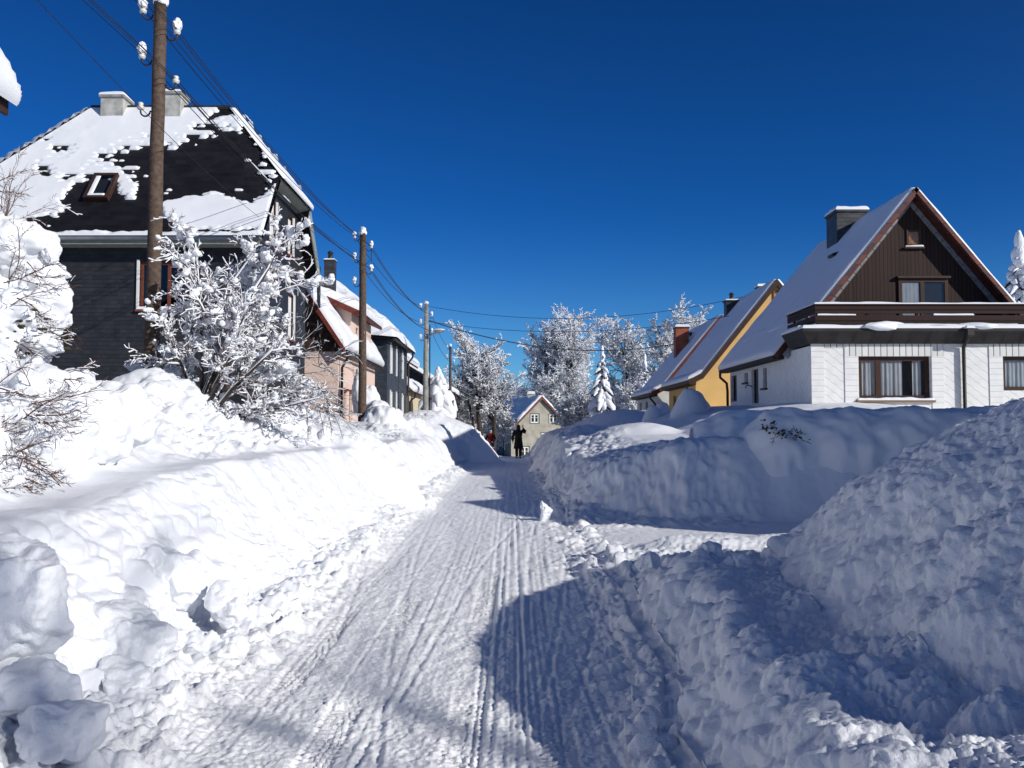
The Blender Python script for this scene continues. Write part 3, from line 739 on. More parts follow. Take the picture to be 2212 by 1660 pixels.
    # grey slate lining just under the verge
    for sgn in (1, -1):
        lm = MB(); a = np.array([rx, ye+.3, rz-.16]); b = np.array([rx-sgn*(rz-gz0)/slope, ye+.3, gz0-.16])
        d = b-a; inn = nrm3(np.cross(d, (0,1,0)))*(1 if sgn > 0 else -1)
        if inn[2] > 0: inn = -inn
        w_ = .2
        ju = lm.slab([a, b, b+inn*w_+d*.0, a+np.array([0,0,-w_*1.35])], (0,-.03,0))
        lm.build('verge_lining', M['fascia_grey'], t)
        jj = MB(); L = np.linalg.norm(d); dn = d/L
        for k in range(int(L/.3)):
            jj.obox(a+dn*(k*.3+.1)+inn*.01+np.array([0,-.033,0]), dn*.014, (0,-.004,0), inn*(w_-.02))
        jj.build('slate_joint', M['fascia_dark'], t)
    # gable windows
    b0 = at(1941,657+22,ye+.3); b1 = at(2046,603,ye+.3)
    window(t, (b0[0], ye+.3, b0[2]-.5), (1,0,0), (0,-1,0), b1[0]-b0[0], b1[2]-b0[2]+.5, M['frame_brown'], mull=(.48,), recess=-.05, curtain=True, curt_split=[(.04,.42)], fr=.1, room=False, cd=.009)
    MB().box((b0[0]+.02, ye+.293, b0[2]-.48),(b1[0]-.02, ye+.298, b1[2]-.02)).build('unlit_room_backing', M['dark_in'], t)  # thin black sheet over the boards, painted as an unlit room
    hd = MB(); hd.box((b0[0]-.05, ye+.17, b1[2]+.005),(b1[0]+.05, ye+.298, b1[2]+.07)); hd.build('window_hood', M['brown'], t)
    s0 = at(1958,533,ye+.3); s1_ = at(1988,497,ye+.3)
    window(t, (s0[0], ye+.3, s0[2]), (1,0,0), (0,-1,0), s1_[0]-s0[0], s1_[2]-s0[2], M['frame_brown'], recess=-.04, glass='glass', fr=.06, room=False, curtain=True, curt_mat='orange_blind', cd=.008, sill=M['brown'], snow_sill=True)
    # roof slabs: tile body + snow
    th = .14; nl = nrm3((-slope, 0, 1)); nr_ = nrm3((slope, 0, 1))
    ye0 = ye-.12; yb1 = yb+.3
    ex = 7.78; ez = rz-(rx-ex)*slope
    rf = MB(); 
    rf.slab([(rx,ye0,rz),(rx,yb1,rz),(ex,yb1,ez),(ex,ye0+.9,ez),(xr(4.6,1),ye0+.88,4.6),(xr(4.6,1),ye0,4.6)], -nl*th)
    rf.slab([(rx,yb1,rz),(rx,ye0,rz),(2*rx-ex,ye0,ez),(2*rx-ex,yb1,ez)], -nr_*th)
    rf.build('roof', M['tile_brown'], t)
    vb = MB()
    for sgn in (1,-1):
        a = np.array([rx, ye0-.035, rz+.02]); b = np.array([rx-sgn*(rz-(4.5 if sgn > 0 else ez))/slope, ye0-.035, (4.5 if sgn > 0 else ez)+.02])
        L = np.linalg.norm(b-a); dn = (b-a)/L; nn = nl if sgn > 0 else nr_
        k = 0.0
        while k < L:
            vb.obox(a+dn*k-nn*(.115+.006*((k*7) % 1)), dn*.296, (0,.034,0), nn*.11); k += .3
    vb.build('verge_tile', M['tile_red'], t)
    # snow on both slopes
    dl = np.array([ex-rx, 0, ez-rz]); 
    d1 = np.array([xr(4.6,1)-rx, 0, 4.6-rz])
    join_sheets('roof_snow', t, [
        sheet((rx,ye0+.02,rz), (0,yb1-ye0-.02,0), d1, nl, .13, res=.12, seed=1, amp=.18, edge=.14, freq=.7),
        sheet((rx+d1[0]*.9,ye0+.9,rz+d1[2]*.9), (0,yb1-ye0-.9,0), dl-d1*.9, nl, .13, res=.12, seed=2, amp=.22, edge=.14, freq=.7),
        sheet((rx,ye0+.02,rz), (0,yb1-ye0-.02,0), np.array([rx-ex,0,ez-rz]), nr_, .12, res=.12, seed=3, amp=.22, edge=.13, freq=.7)])
    # eaves box and gutter on the street side
    ev = MB(); ev.slab([(ex-.02, ye0+1.0, ez-.02),(ex+.02, ye0+1.0, ez-.12),(x0-.02, ye0+1.0, zs-.19),(x0-.02, ye0+1.0, zs+.05),(ex+.2, ye0+1.0, ez+.0)], (0, yb1-ye0-1.0, 0))
    ev.build('eaves', M['fascia_dark'], t)
    gutter_pipe(t, [(ex, yb+.1, ez-.12),(ex, yb+.1, ez-.28),(x0-.12, yb+.05, ez-.5),(x0-.1, yb+.02, ez-.8),(x0-.1, yb+.02, .6)], .05)
    gutter_pipe(t, [(dx, yf-.42, fz1),(dx, yf-.42, fz1-.14),(dx, yf-.09, zt-.28),(dx, yf-.09, zt-.5),(dx, yf-.09, .6)], .05)
    hp = MB(); hp.bbox((dx-.11, yf-.50, fz1-.2),(dx+.11, yf-.385, fz1+.02), .03); hp.build('rain_hopper', M['metal_dark'], t)
    add_sheet('hopper_snow', t, (dx-.12, yf-.5, fz1+.02), (.24,0,0), (0,.12,0), (0,0,1), .09, res=.03, edge=.06)
    chimney(t, 10.92, 29.5, 11.95, 30.5, 6.9, 8.85, M['slate_both'], .16, .05, 'slate_both', seed=3)
    # small roof vent hood
    hx = rx-1.15; hz = rz-1.15*slope
    MB().slab([(hx-.02,28.2,hz+.02),(hx-.02,28.6,hz+.02),(hx-.28,28.62,hz-.05),(hx-.28,28.18,hz-.05)], (0,0,.10)).build('roof_vent', M['metal_dark'], t)
    # wall lamp / ornament by the door
    wl = MB(); wl.tube([(x0-.02,29.9,3.0),(x0-.2,29.9,3.05),(x0-.25,29.9,2.95)], .02, 6); wl.build('wall_lamp', M['metal_dark'], t)
white_house()

# ================================================================ yellow house and third house
def row_house(name, label, y0, y1, wallm, roofm, vergem, rz, ez, ex=7.8, rx=11.8, flare=.6, vw=.12, sidem=None, seed=0, white_soffit=False):
    t = thing(name, label, 'house', (rx, (y0+y1)/2, 1.5))
    slope = (rz-ez-.25)/(rx-ex-flare); kx = ex+flare; kz = rz-(rx-kx)*slope   # steep part down to the kink, flatter below
    wx0, wx1 = ex+.35, 2*rx-ex-.35
    w = MB(); w.poly([(wx0,y0+.12,0),(wx1,y0+.12,0),(wx1,y0+.12,ez-.1),(2*rx-kx,y0+.12,kz-.12),(rx,y0+.12,rz-.15),(kx,y0+.12,kz-.12),(wx0,y0+.12,ez-.1)])
    w.poly([(wx1,y1-.3,0),(wx0,y1-.3,0),(wx0,y1-.3,ez-.1),(kx,y1-.3,kz-.12),(rx,y1-.3,rz-.15),(2*rx-kx,y1-.3,kz-.12),(wx1,y1-.3,ez-.1)])
    w.poly([(wx1,y0+.3,0),(wx1,y1-.3,0),(wx1,y1-.3,ez-.1),(wx1,y0+.3,ez-.1)])
    w.build('wall', wallm, t)
    s = MB(); L = y1-y0-.42; ops = [(1.2,2.2,1.9,3.2),(3.6,2.0,4.4,3.2)] 
    wall_open(s, (wx0,y1-.3,0), (0,-1,0), L, ez-.1, ops, (-1,0,0)); s.build('wall', sidem or wallm, t)['label'] = 'street side wall in shade'
    for q in ops: window(t, (wx0, y1-.3-q[0], q[1]), (0,-1,0), (-1,0,0), q[2]-q[0], q[3]-q[1], M['frame_brown'], mull=(.5,), glass='glass_blue', name='window')
    th = .16
    rf = MB(); sn = []; vg = MB()
    for sg in (1,-1):
        X = lambda a: a if sg > 0 else 2*rx-a
        n1 = nrm3((-sg*slope,0,1)); s2 = (kz-ez)/flare; n2 = nrm3((-sg*s2,0,1))
        rf.slab([(rx,y0,rz),(rx,y1,rz),(X(kx),y1,kz),(X(kx),y0,kz)][::sg], -n1*th); rf.slab([(X(kx),y0,kz),(X(kx),y1,kz),(X(ex),y1,ez),(X(ex),y0,ez)][::sg], -n2*th)
        sn.append(sheet((rx,y0+.03,rz), (0,y1-y0-.06,0), (X(kx)-rx,0,kz-rz), n1, .16, res=.15, seed=seed+1, amp=.15, edge=.15, freq=.6))
        sn.append(sheet((X(kx)+sg*.1,y0+.03,kz+.1*slope), (0,y1-y0-.06,0), (X(ex)-X(kx)-sg*.1,0,ez-kz-.1*slope), n2, .17, res=.12, seed=seed+2, amp=.15, edge=.15, freq=.6))
        vg.slab([(rx,y0-.03,rz+.03),(X(kx),y0-.03,kz+.03),(X(ex),y0-.03,ez+.03),(X(ex)+sg*.02,y0-.03,ez-vw-.06),(X(kx)+sg*.06,y0-.03,kz-vw-.08),(rx,y0-.03,rz-vw*1.6-.1)][::sg], (0,.05,0))
    rf.build('roof', roofm, t); vg.build('verge_board', vergem, t); join_sheets('roof_snow', t, sn)
    ev = MB(); ev.slab([(ex-.03,y0,ez-.03),(ex+.02,y0,ez-.17),(wx0-.002,y0+.0,ez-.22),(wx0-.002,y0,ez-.04)], (0,y1-y0,0)); ev.build('eaves', M['brown'], t)
    gutter_pipe(t, [(ex-.02,y0+.25,ez-.15),(ex-.02,y0+.25,ez-.35),(wx0-.09,y0+.33,ez-.65),(wx0-.09,y0+.33,ez-.85),(wx0-.09,y0+.33,.5)], .055)
    return t, slope
ty, sl = row_house('yellow_house', 'yellow plastered house with dark brown verge and slate chimney', 39.2, 46.3, M['yellow'], M['slate_roof'], M['brown'], 8.2, 3.72, seed=3, vw=.11)
def solid_chimney_at(t, px0, px1, pyt, Y, zb, depth, mt, **k):
    a = at(px0, pyt, Y); b = at(px1, pyt, Y)
    chimney(t, a[0], Y, b[0], Y+depth, zb, a[2]-.12, mt, **k)
solid_chimney_at(ty, 1569, 1597, 647, 44.6, 5.6, .55, M['slate_both'], pot=True, snow=.07, capm='slate_both', seed=5)
solid_chimney_at(ty, 1638, 1656, 617, 45.2, 7.0, .5, M['slate_both'], snow=.16, capm='slate_both', seed=6)
window(ty, (at(1668,742,39.5)[0], 39.31, at(1668,672,39.3)[2]), (1,0,0), (0,-1,0), .9, .9, M['frame_red'], recess=-.03, room=False, sill=M['sill'])
t3, sl = row_house('red_verge_house', 'off-white house with red tile verge and red brick chimney beyond the yellow house', 49.6, 58.0, M['oldwhite'], M['tile_red'], M['tile_red'], 7.95, 3.6, seed=8, vw=.12)
solid_chimney_at(t3, 1460, 1488, 705, 53.0, 4.0, .8, M['brick'], snow=.18, cap=.05, capm='slate_both', seed=2)
MB().tube([(11.0,54.5,6.9),(11.0,54.5,7.35),(11.0,54.5,7.37),(11.0,54.5,7.5)], [.07,.07,.12,.12], 8).build('vent_pipe', M['metal_dark'], t3)
# ================================================================ slate house on the left
def poly_sd(px, py, poly):
    """signed distance, positive inside"""
    poly = np.array(poly, float); n = len(poly)
    d = np.full(px.shape, 1e9); ins = np.zeros(px.shape, bool)
    for i in range(n):
        a = poly[i]; b = poly[(i+1) % n]; e = b-a
        wx = px-a[0]; wy = py-a[1]
        t = np.clip((wx*e[0]+wy*e[1])/(e@e+1e-12), 0, 1)
        d = np.minimum(d, (wx-e[0]*t)**2+(wy-e[1]*t)**2)
        c = ((a[1] <= py) & (b[1] > py)) | ((b[1] <= py) & (a[1] > py))
        xi = a[0] + (py-a[1])/(e[1] if e[1] != 0 else 1e-9)*e[0]
        ins ^= c & (px < xi)
    return np.where(ins, 1, -1)*np.sqrt(d)

def slate_house():
    xg = -6.9; t = thing('slate_house', 'large dark slate house with half-hipped roof partly bared of snow', 'house', (-11, 26, 2))
    yf, yb = 22.8, 29.9; ze, zh, zr = 6.56, 8.62, 11.25; yr = 26.35; xr0, xr1 = -12.7, -8.5; xe = -6.5; xl = -16.3
    yh0, yh1 = 24.55, 28.15
    # walls
    wf = MB(); o = (-15.9, 23.25, 0)
    A = at(301,668,23.25); B = at(392,566,23.25)
    ops = [(A[0]+15.9, A[2], B[0]+15.9, B[2]), (A[0]+15.9-3.4, A[2], B[0]+15.9-3.4, B[2])]
    wall_open(wf, o, (1,0,0), -6.9+15.9, 6.5, ops, (0,-1,0)); wf.build('wall', M['slate_front'], t)['label'] = 'garden front hung with dark slates'
    for i, q in enumerate(ops):
        f = window(t, (o[0]+q[0], 23.25, q[1]), (1,0,0), (0,-1,0), q[2]-q[0], q[3]-q[1], M['frame_red'], mull=(.69,), recess=.06, glass='glass_blue', sill=M['sill'], snow_sill=True, fr=.07, curtain=(i==0), curt_split=[(.03,.16)])
        MB().box((o[0]+q[0]-.07, 23.2, q[1]-.01),(o[0]+q[0]-.005, 23.24, q[3]+.05)).build('casing', M['white'], f)
    ws = MB(); 
    side = [(25.0,6.95,25.62,8.15),(27.05,6.95,27.6,8.15),(24.1,4.35,24.75,5.75),(27.2,4.35,27.8,5.75),(24.0,1.9,24.65,3.0)]
    wall_open(ws, (xg,23.25,0), (0,1,0), 6.2, 6.5, [(a-23.25,b,c-23.25,d) for a,b,c,d in side[2:]], (1,0,0))
    ws.build('wall', M['slate_side'], t)['label'] = 'street gable hung with dark slates'
    g = MB(); 
    wallg = [(xg,23.25,6.5),(xg,29.45,6.5)]
    # gable above: cut strips around the two upper windows
    def gy0(z): return 22.95+(z-6.5)*(yh0-22.8)/(zh-ze)
    def gy1(z): return 29.75-(z-6.5)*(yb-yh1)/(zh-ze)
    ztop = 8.5
    g.poly([(xg,gy0(6.5),6.5),(xg,gy1(6.5),6.5),(xg,gy1(6.95),6.95),(xg,gy0(6.95),6.95)])
    g.poly([(xg,gy0(6.95),6.95),(xg,25.0,6.95),(xg,25.0,8.15),(xg,gy0(8.15),8.15)])
    g.poly([(xg,25.62,6.95),(xg,27.05,6.95),(xg,27.05,8.15),(xg,25.62,8.15)])
    g.poly([(xg,27.6,6.95),(xg,gy1(6.95),6.95),(xg,gy1(8.15),8.15),(xg,27.6,8.15)])
    g.poly([(xg,gy0(8.15),8.15),(xg,gy1(8.15),8.15),(xg,gy1(ztop),ztop),(xg,gy0(ztop),ztop)])
    for a,b,c,d in side[:2]:
        cs = [(xg,a,b),(xg,c,b),(xg,c,d),(xg,a,d)]
        for i in range(4):
            p, q = np.array(cs[i]), np.array(cs[(i+1)%4]); g.poly([p,q,q-[.14,0,0],p-[.14,0,0]])
    g.build('gable', M['slate_side'], t)
    for a,b,c,d in side:
        f = window(t, (xg,a,b), (0,1,0), (1,0,0), c-a, d-b, M['frame_red'], recess=.05, sill=M['sill'], fr=.05, curtain=True, room=True, bars=(.7,))
        MB().box((xg+.002,c+.0,b-.02),(xg+.05,c+.10,d+.04)).build('shutter', M['white'], f)
        MB().box((xg-.07,a+.07,b+.05),(xg-.045,c-.07,d-.07)).build('roller_blind', M['white'], f)
    bw = MB(); bw.poly([(xg,29.45,0),(-15.9,29.45,0),(-15.9,29.45,6.5),(xg,29.45,6.5)]); bw.poly([(-15.9,29.45,0),(-15.9,23.25,0),(-15.9,23.25,6.5),(-15.9,29.45,6.5)]); bw.build('wall', M['slate_both'], t)['label'] = 'rear and far side walls'
    # roof faces
    th = .12
    F = [(xl,yf,ze),(xe,yf,ze),(xe,yh0,zh),(xr1,yr,zr),(xr0,yr,zr)]
    Bk = [(xe,yb,ze),(xl,yb,ze),(xr0,yr,zr),(xr1,yr,zr),(xe,yh1,zh)]
    rf = MB()
    nF = nrm3(np.cross(np.array(F[1])-F[0], np.array(F[4])-F[0])); nB = nrm3(np.cross(np.array(Bk[1])-Bk[0], np.array(Bk[2])-Bk[0]))
    if nF[2] < 0: nF = -nF
    if nB[2] < 0: nB = -nB
    rf.slab(F, -nF*th); rf.slab(Bk, -nB*th); 
    H = [(xe,yh0,zh),(xe,yh1,zh),(xr1,yr,zr)]; rf.slab(H, (-.1,0,-.08)); rf.slab([(xl,yb,ze),(xl,yf,ze),(xr0,yr,zr)], (.1,0,-.08))
    rf.build('roof', M['slate_roof'], t)
    # snow on the front slope, partly slid off; outline taken on the slope itself (x, height)
    def onroof(zx, zy):
        px = zx*.3655; py = zy*.3655
        a = np.array((0,0,CAMH)); b = np.array(at(px,py,20.)); d = b-a
        n = nF; k = np.dot(np.array(F[0])-a, n)/np.dot(d, n); p = a+d*k; return (p[0], p[2])
    dark = [onroof(*p) for p in [(1330,600),(1440,700),(1300,690),(1240,730),(1290,760),(1480,740),(1560,840),(1600,900),(1640,980),(1560,1000),(1680,1060),(1600,1130),(1560,1150),(1490,1210),(1390,1190),(1250,1140),(1130,1170),(1000,1190),(960,1210),(970,1270),(1040,1300),(1060,1370),(1530,1350),(1530,1440),(860,1440),(100,1440),(110,1290),(330,1270),(400,1230),(350,1190),(430,1100),(500,1050),(640,1050),(690,1080),(720,1160),(790,1180),(800,1080),(760,1000),(720,960),(640,960),(620,920),(760,900),(830,850),(930,880),(1000,860),(1100,830),(1200,780),(1180,740)]]
    patches = [[onroof(*p) for p in q] for q in ([(240,800),(290,800),(285,825),(235,820)],[(320,890),(360,890),(355,903),(322,900)],[(230,985),(290,1000),(285,1040),(235,1045)],[(360,1050),(420,1050),(400,1075),(360,1070)])]
    lower = [onroof(*p) for p in [(960,1200),(1130,1175),(1400,1185),(1590,1240),(1545,1345),(1100,1360),(1040,1300),(965,1270)]]
    def mask(P):
        x = P[...,0]; z = P[...,2]
        sd = -poly_sd(x, z, dark)
        for q in patches: sd = np.minimum(sd, -poly_sd(x, z, q)+.02)
        row = (z*1.27/.19) % 1; col = ((x + .15*(np.floor(z*1.27/.19) % 2))/.30) % 1
        wide = ss(-14.0,-12.5,x)*ss(8.2,9.3,z)*ss(10.9,10.2,z)      # upper part: individual slates show through
        ri = np.floor(z*1.27/.19)
        nz = fbm(x*1.9, z*4.2, 3.3, 3); nr_ = perlin(x*2.6, ri*5.37, 1.3)
        edge = np.exp(-np.abs(sd)/(.16+.55*wide))
        teeth = nr_*(.16+.55*wide) - ss(.55,.95,row)*(.12+.45*wide) + .06*nz + (.25-np.abs(col-.5))*.14*(1+wide)
        m = sd + teeth*(.15+.85*edge) + .05
        sdl = poly_sd(x, z, lower); m = np.maximum(m, sdl+.04*nz)
        # single slates holding snow near the border
        spot = perlin(x*2.6+3, z*6.5, 7.0); m = np.maximum(m, np.where((spot > .62) & (row < .5) & (sd > -.42-.3*wide), .05*(spot-.40)*5, -1))
        cut = (P[...,2]-ze)/(zr-ze)         # stay on the slope
        lim1 = np.where(z < zh, xe, xe+(z-zh)/(zr-zh)*(xr1-xe)); lim0 = xl+(z-ze)/(zr-ze)*(xr0-xl)
        m = np.minimum(m, np.minimum(lim1-x, x-lim0)+.02); return m
    mk = sheet((xl,yf+.03,ze+.03), (xe-xl,0,0), (0,yr-yf-.03,zr-ze-.03), nF, .05, res=.034, seed=2, amp=.3, edge=.07, freq=1.0, maskfn=mask)
    join_sheets('roof_snow', t, [mk])['label'] = 'broken snow layer between bared slates'
    # half hip and gable verge snow
    vH = np.array([xr1,yr,zr]); nH = nrm3(np.cross(np.array(H[1])-H[0], vH-np.array(H[0]))); nH = nH if nH[2] > 0 else -nH
    def tri_mask(P):
        y = P[...,1]; s = (P[...,2]-zh)/(zr-zh); a = yh0+s*(yr-yh0); b = yh1+s*(yr-yh1); return np.minimum(y-a, b-y)+.03
    s1 = sheet((xe+.10,yh0-.05,zh-.04), (0,yh1-yh0+.1,0), (xr1-xe-.1,0,zr-zh+.04), nH, .12, res=.08, seed=9, amp=.25, edge=.14, maskfn=tri_mask)
    back = sheet((xl,yb,ze), (xe-xl,0,0), (0,yr-yb,zr-ze), nB, .2, res=.2, seed=11, edge=.2, maskfn=lambda P: np.minimum(np.where(P[...,2] < zh, xe, xe+(P[...,2]-zh)/(zr-zh)*(xr1-xe))-P[...,0], P[...,0]-(xl+(P[...,2]-ze)/(zr-ze)*(xr0-xl)))+.04)
    lf = sheet((xl,yb,ze), (0,yf-yb,0), (xr0-xl,0,zr-ze), nrm3((-(zr-ze),0,xr0-xl)), .2, res=.15, seed=12, edge=.2, maskfn=lambda P: np.minimum(P[...,1]-(yf+(P[...,2]-ze)/(zr-ze)*(yr-yf)), (yb+(P[...,2]-ze)/(zr-ze)*(yr-yb))-P[...,1])+.03)
    join_sheets('roof_snow', t, [s1, back, lf])['label'] = 'thick unbroken snow on the half hip and rear slopes'
    # verge boards on the gable: pale boxed undersides
    vb = MB()
    vb.slab([(xe,yf,ze-.02),(xe,yh0,zh-.02),(xg-.0,yh0+.0,zh-.10),(xg-.0,yf+.05,ze-.10)], (0,.03,-.09))
    vb.slab([(xe,yh1,zh),(xe,yb,ze),(xg,yb,ze-.08),(xg,yh1,zh-.08)], (0,.02,-.09))
    vb.slab([(xe,yh0,zh),(xe,yh1,zh),(xg,yh1,zh-.08),(xg,yh0,zh-.08)], (0,0,-.07))
    vb.build('verge_board', M['fascia'], t)
    vf = MB(); 
    vf.slab([(xe+.01,yh1,zh-.05),(xe+.01,yb+.02,ze-.05),(xe+.01,yb-.40,ze-.05),(xe+.01,yh1-.25,zh-.35)], (.03,0,0))
    vf.build('bargeboard', M['fascia'], t)
    vd = MB(); vd.slab([(xe+.0,yb+.02,ze+.5),(xe+.0,yb+.03,ze-.9),(xe+.0,yb-.28,ze-.75),(xe+.0,yb-.42,ze+.5)], (-.05,0,0)); vd.build('rear_eave_panel', M['slate_side'], t)
    # gutter, fascia
    fb = MB(); fb.box((xl,yf-.03,ze-.20),(xe-.05,yf+.03,ze-.05)); fb.box((xl,yf+.031,ze-.20),(xg,yf+.44,ze-.17)); fb.build('fascia', M['fascia'], t)
    gt = MB(); gt.tube([(xl,yf-.09,ze-.06),(xe-.02,yf-.09,ze-.045)], .065, 10); gt.build('gutter', M['steel'], t, True)
    join_sheets('gutter_snow', t, [sheet((xl,yf-.17,ze-.01), (xe-xl,0,.015), (0,.2,.05), (0,0,1), .09, res=.05, seed=5, amp=.7, edge=.06, freq=3.0)])
    # skylight
    a = onroof(470,1200); b = onroof(610,1050)
    def rp(x, z, off=0): 
        s = (z-ze)/(zr-ze); return np.array([x, yf+s*(yr-yf), z]) + nF*off
    sx0, sx1, sz0, sz1 = a[0]+.12, b[0]+.05, a[1]+.03, b[1]
    up = nrm3(rp(0,1)-rp(0,0)); L = np.linalg.norm(rp(0,sz1)-rp(0,sz0)); W = .66
    sk = MB(); o = rp(sx0,sz0)
    for (u0,v0,u1,v1) in ((0,0,W,.09),(0,L-.09,W,L),(0,.09,.08,L-.09),(W-.08,.09,W,L-.09)):
        sk.obox(o+np.array([u0,0,0])+up*v0, (u1-u0,0,0), up*(v1-v0), nF*.16)
    s_ = sk.build('skylight', M['brown'], t)
    p = o+nF*.12; MB().poly([p+np.array([.05,0,0])+up*.05, p+np.array([W-.05,0,0])+up*.05, p+np.array([W-.05,0,0])+up*(L-.05), p+np.array([.05,0,0])+up*(L-.05)]).build('pane', M['glass'], s_)
    p = o+nF*.02; MB().poly([p, p+np.array([W,0,0]), p+np.array([W,0,0])+up*L, p+up*L]).build('shaft', M['dark_in'], s_)  # black sheet on the slope, painted darkness below the skylight pane
    join_sheets('skylight_snow', s_, [sheet(o+np.array([.08,0,0])+nF*.125+up*.09, (.13,0,0), up*(L-.2), nF, .03, res=.04, edge=.03, seed=3), sheet(o+np.array([.08,0,0])+nF*.125+up*.09, (W-.2,0,0), up*.1, nF, .04, res=.04, edge=.03, seed=4)])
    for (px0, px1, pt, sd) in ((218,266,200,1),(354,390,193,2)):
        A = at(px0,pt,26.0); B = at(px1,pt,26.0)
        c = chimney(t, A[0], 26.0, B[0], 26.65, 10.4, A[2]-.16, M['plaster_grey'], .11, .05, 'concrete', seed=sd)
    # ridge slates
    MB().tube([(xr0,yr,zr+.02),(xr1,yr,zr+.02)], .07, 6).build('ridge', M['slate_both'], t)
slate_house()

# ================================================================ pink house
def pink_house():
    t = thing('pink_house', 'pale pink plastered house with red-brown verges and deep roof snow', 'house', (-9, 38, 2))
    xw = -6.6; y0, y1 = 33.6, 42.6
    ew = 4.55; xe = -6.25; rx = -8.8; 
    slope = 1.5; rz = ew+(xe-rx)*-1*-slope if False else ew + (abs(rx-xe))*slope
    # front gable wall: pink below, brown boards above
    w = MB(); w.poly([(2*rx-xw,y0,0),(xw,y0,0),(xw,y0,ew-.05),(2*rx-xw,y0,ew-.05)]); w.build('wall', M['pink'], t)['label'] = 'pink front wall in half shade'
    g = MB(); g.poly([(2*rx-xw,y0-.02,ew-.05),(xw,y0-.02,ew-.05),(rx,y0-.02,ew-.1+(xw-rx)*slope)]); g.build('gable', M['brown'], t)
    s = MB(); wz0 = at(755,878,36)[2]; 
    ops = [(1.15,1.75,1.75,3.05),(2.35,1.75,2.95,3.05),(5.3,1.75,6.1,3.05),(6.9,1.75,7.7,3.05)]
    wall_open(s, (xw,y0,0), (0,1,0), y1-y0, ew, ops, (1,0,0)); s.build('wall', M['pink'], t)['label'] = 'sunlit pink street wall'
    for q in ops:
        f = window(t, (xw,y0+q[0],q[1]), (0,1,0), (1,0,0), q[2]-q[0], q[3]-q[1], M['frame_brown'], mull=(.5,), glass='glass_blue', fr=.06)
        MB().box((xw+.003,y0+q[0]-.05,q[3]+.01),(xw+.09,y0+q[2]+.05,q[3]+.1)).build('window_hood', M['brown_red'], f)
    bk = MB(); bk.poly([(xw,y1,0),(2*rx-xw,y1,0),(2*rx-xw,y1,ew),(rx,y1,rz-.3),(xw,y1,ew)]); bk.poly([(2*rx-xw,y1,0),(2*rx-xw,y0,0),(2*rx-xw,y0,ew),(2*rx-xw,y1,ew)]); bk.build('wall', M['pink'], t)['label'] = 'rear and garden side walls'
    n1 = nrm3((slope,0,1)); n2 = nrm3((-slope,0,1)); ya = y0-.45
    rf = MB(); rf.slab([(rx,ya,rz),(xe,ya,ew),(xe,y1+.2,ew),(rx,y1+.2,rz)], -n1*.14); rf.slab([(rx,y1+.2,rz),(2*rx-xe,y1+.2,ew),(2*rx-xe,ya,ew),(rx,ya,rz)], -n2*.14); rf.build('roof', M['slate_roof'], t)
    vg = MB(); vg.slab([(rx,ya-.03,rz+.03),(xe,ya-.03,ew+.03),(xe,ya-.03,ew-.22),(rx,ya-.03,rz-.28)], (0,.04,0)); vg.build('verge_board', M['brown_red'], t)
    dn = np.array([xe-rx,0,ew-rz])
    def bare(P):   # dark slates show high on the slope near the chimney
        y = P[...,1]; z = P[...,2]
        sd = np.sqrt(((y-37.3)/1.9)**2+((z-7.6)/.42)**2)-1
        return sd*.5+.22*fbm(y*2.2, z*7, 4.4, 2)+.12*(((z*1.2/.19) % 1)-.5)+.05
    join_sheets('roof_snow', t, [sheet((rx,ya,rz), (0,y1-ya+.2,0), dn, n1, .26, res=.07, seed=1, amp=.3, edge=.2, freq=.8, maskfn=bare),
        sheet((rx,ya,rz), (0,y1-ya+.2,0), (2*rx-xe-rx,0,ew-rz), n2, .2, res=.2, seed=2, edge=.2)])
    # cross dormer with its own eaves
    d0, d1 = 36.2, 41.2; dz = 6.35; top = 7.4
    dw = MB(); wall_open(dw, (xw+.02,d0,ew-.2), (0,1,0), d1-d0, dz-ew+.2, [(1.0,.45,1.7,1.5),(2.6,.45,3.3,1.5)], (1,0,0))
    dw.poly([(-8.6,d0,ew),(xw+.02,d0,ew-.2),(xw+.02,d0,dz),(-8.6,d0,dz+.87)]); dw.poly([(xw+.02,d1,ew-.2),(-8.6,d1,ew),(-8.6,d1,dz+.87),(xw+.02,d1,dz)]); dw.build('dormer', M['pink'], t)
    for q in ((1.0,.45,1.7,1.5),(2.6,.45,3.3,1.5)): window(t, (xw+.02,d0+q[0],ew-.2+q[1]), (0,1,0), (1,0,0), q[2]-q[0], q[3]-q[1], M['frame_brown'], glass='glass_blue', fr=.06)
    dn2 = nrm3((.45,0,1)); A = np.array([xe+.15,d0-.35,dz-.05]); B = np.array([-8.6,d0-.35,dz-.05+.45*(xe+.15+8.6)])
    dr = MB(); dr.slab([A,A+[0,d1-d0+.7,0],B+[0,d1-d0+.7,0],B], -dn2*.12); dr.build('dormer_roof', M['tile_brown'], t)
    v2 = MB(); v2.slab([A+[0,-.03,.02],B+[0,-.03,.02],B+[0,-.03,-.26],A+[0,-.03,-.22]], (0,.04,0)); v2.build('verge_board', M['brown_red'], t)
    join_sheets('dormer_snow', t, [sheet(A+np.array([0,.0,.02]), (0,d1-d0+.7,0), B-A, dn2, .32, res=.08, seed=5, amp=.25, edge=.26, freq=.9)])
    chimney(t, -8.2, 38.4, -7.75, 38.85, 6.2, at(707,562,38.6)[2]-.1, M['slate_both'], .08, .03, 'slate_both', pot=True, seed=3)
    gutter_pipe(t, [(xe,y0+.0,ew-.12),(xe,y0,ew-.3),(xw+.1,y0+.25,ew-.65),(xw+.1,y0+.25,.4)], .05)
    ev = MB(); ev.tube([(xe+.03,ya,ew-.1),(xe+.03,y1+.1,ew-.1)], .06, 8); ev.build('gutter', M['metal_dark'], t, True)
pink_house()

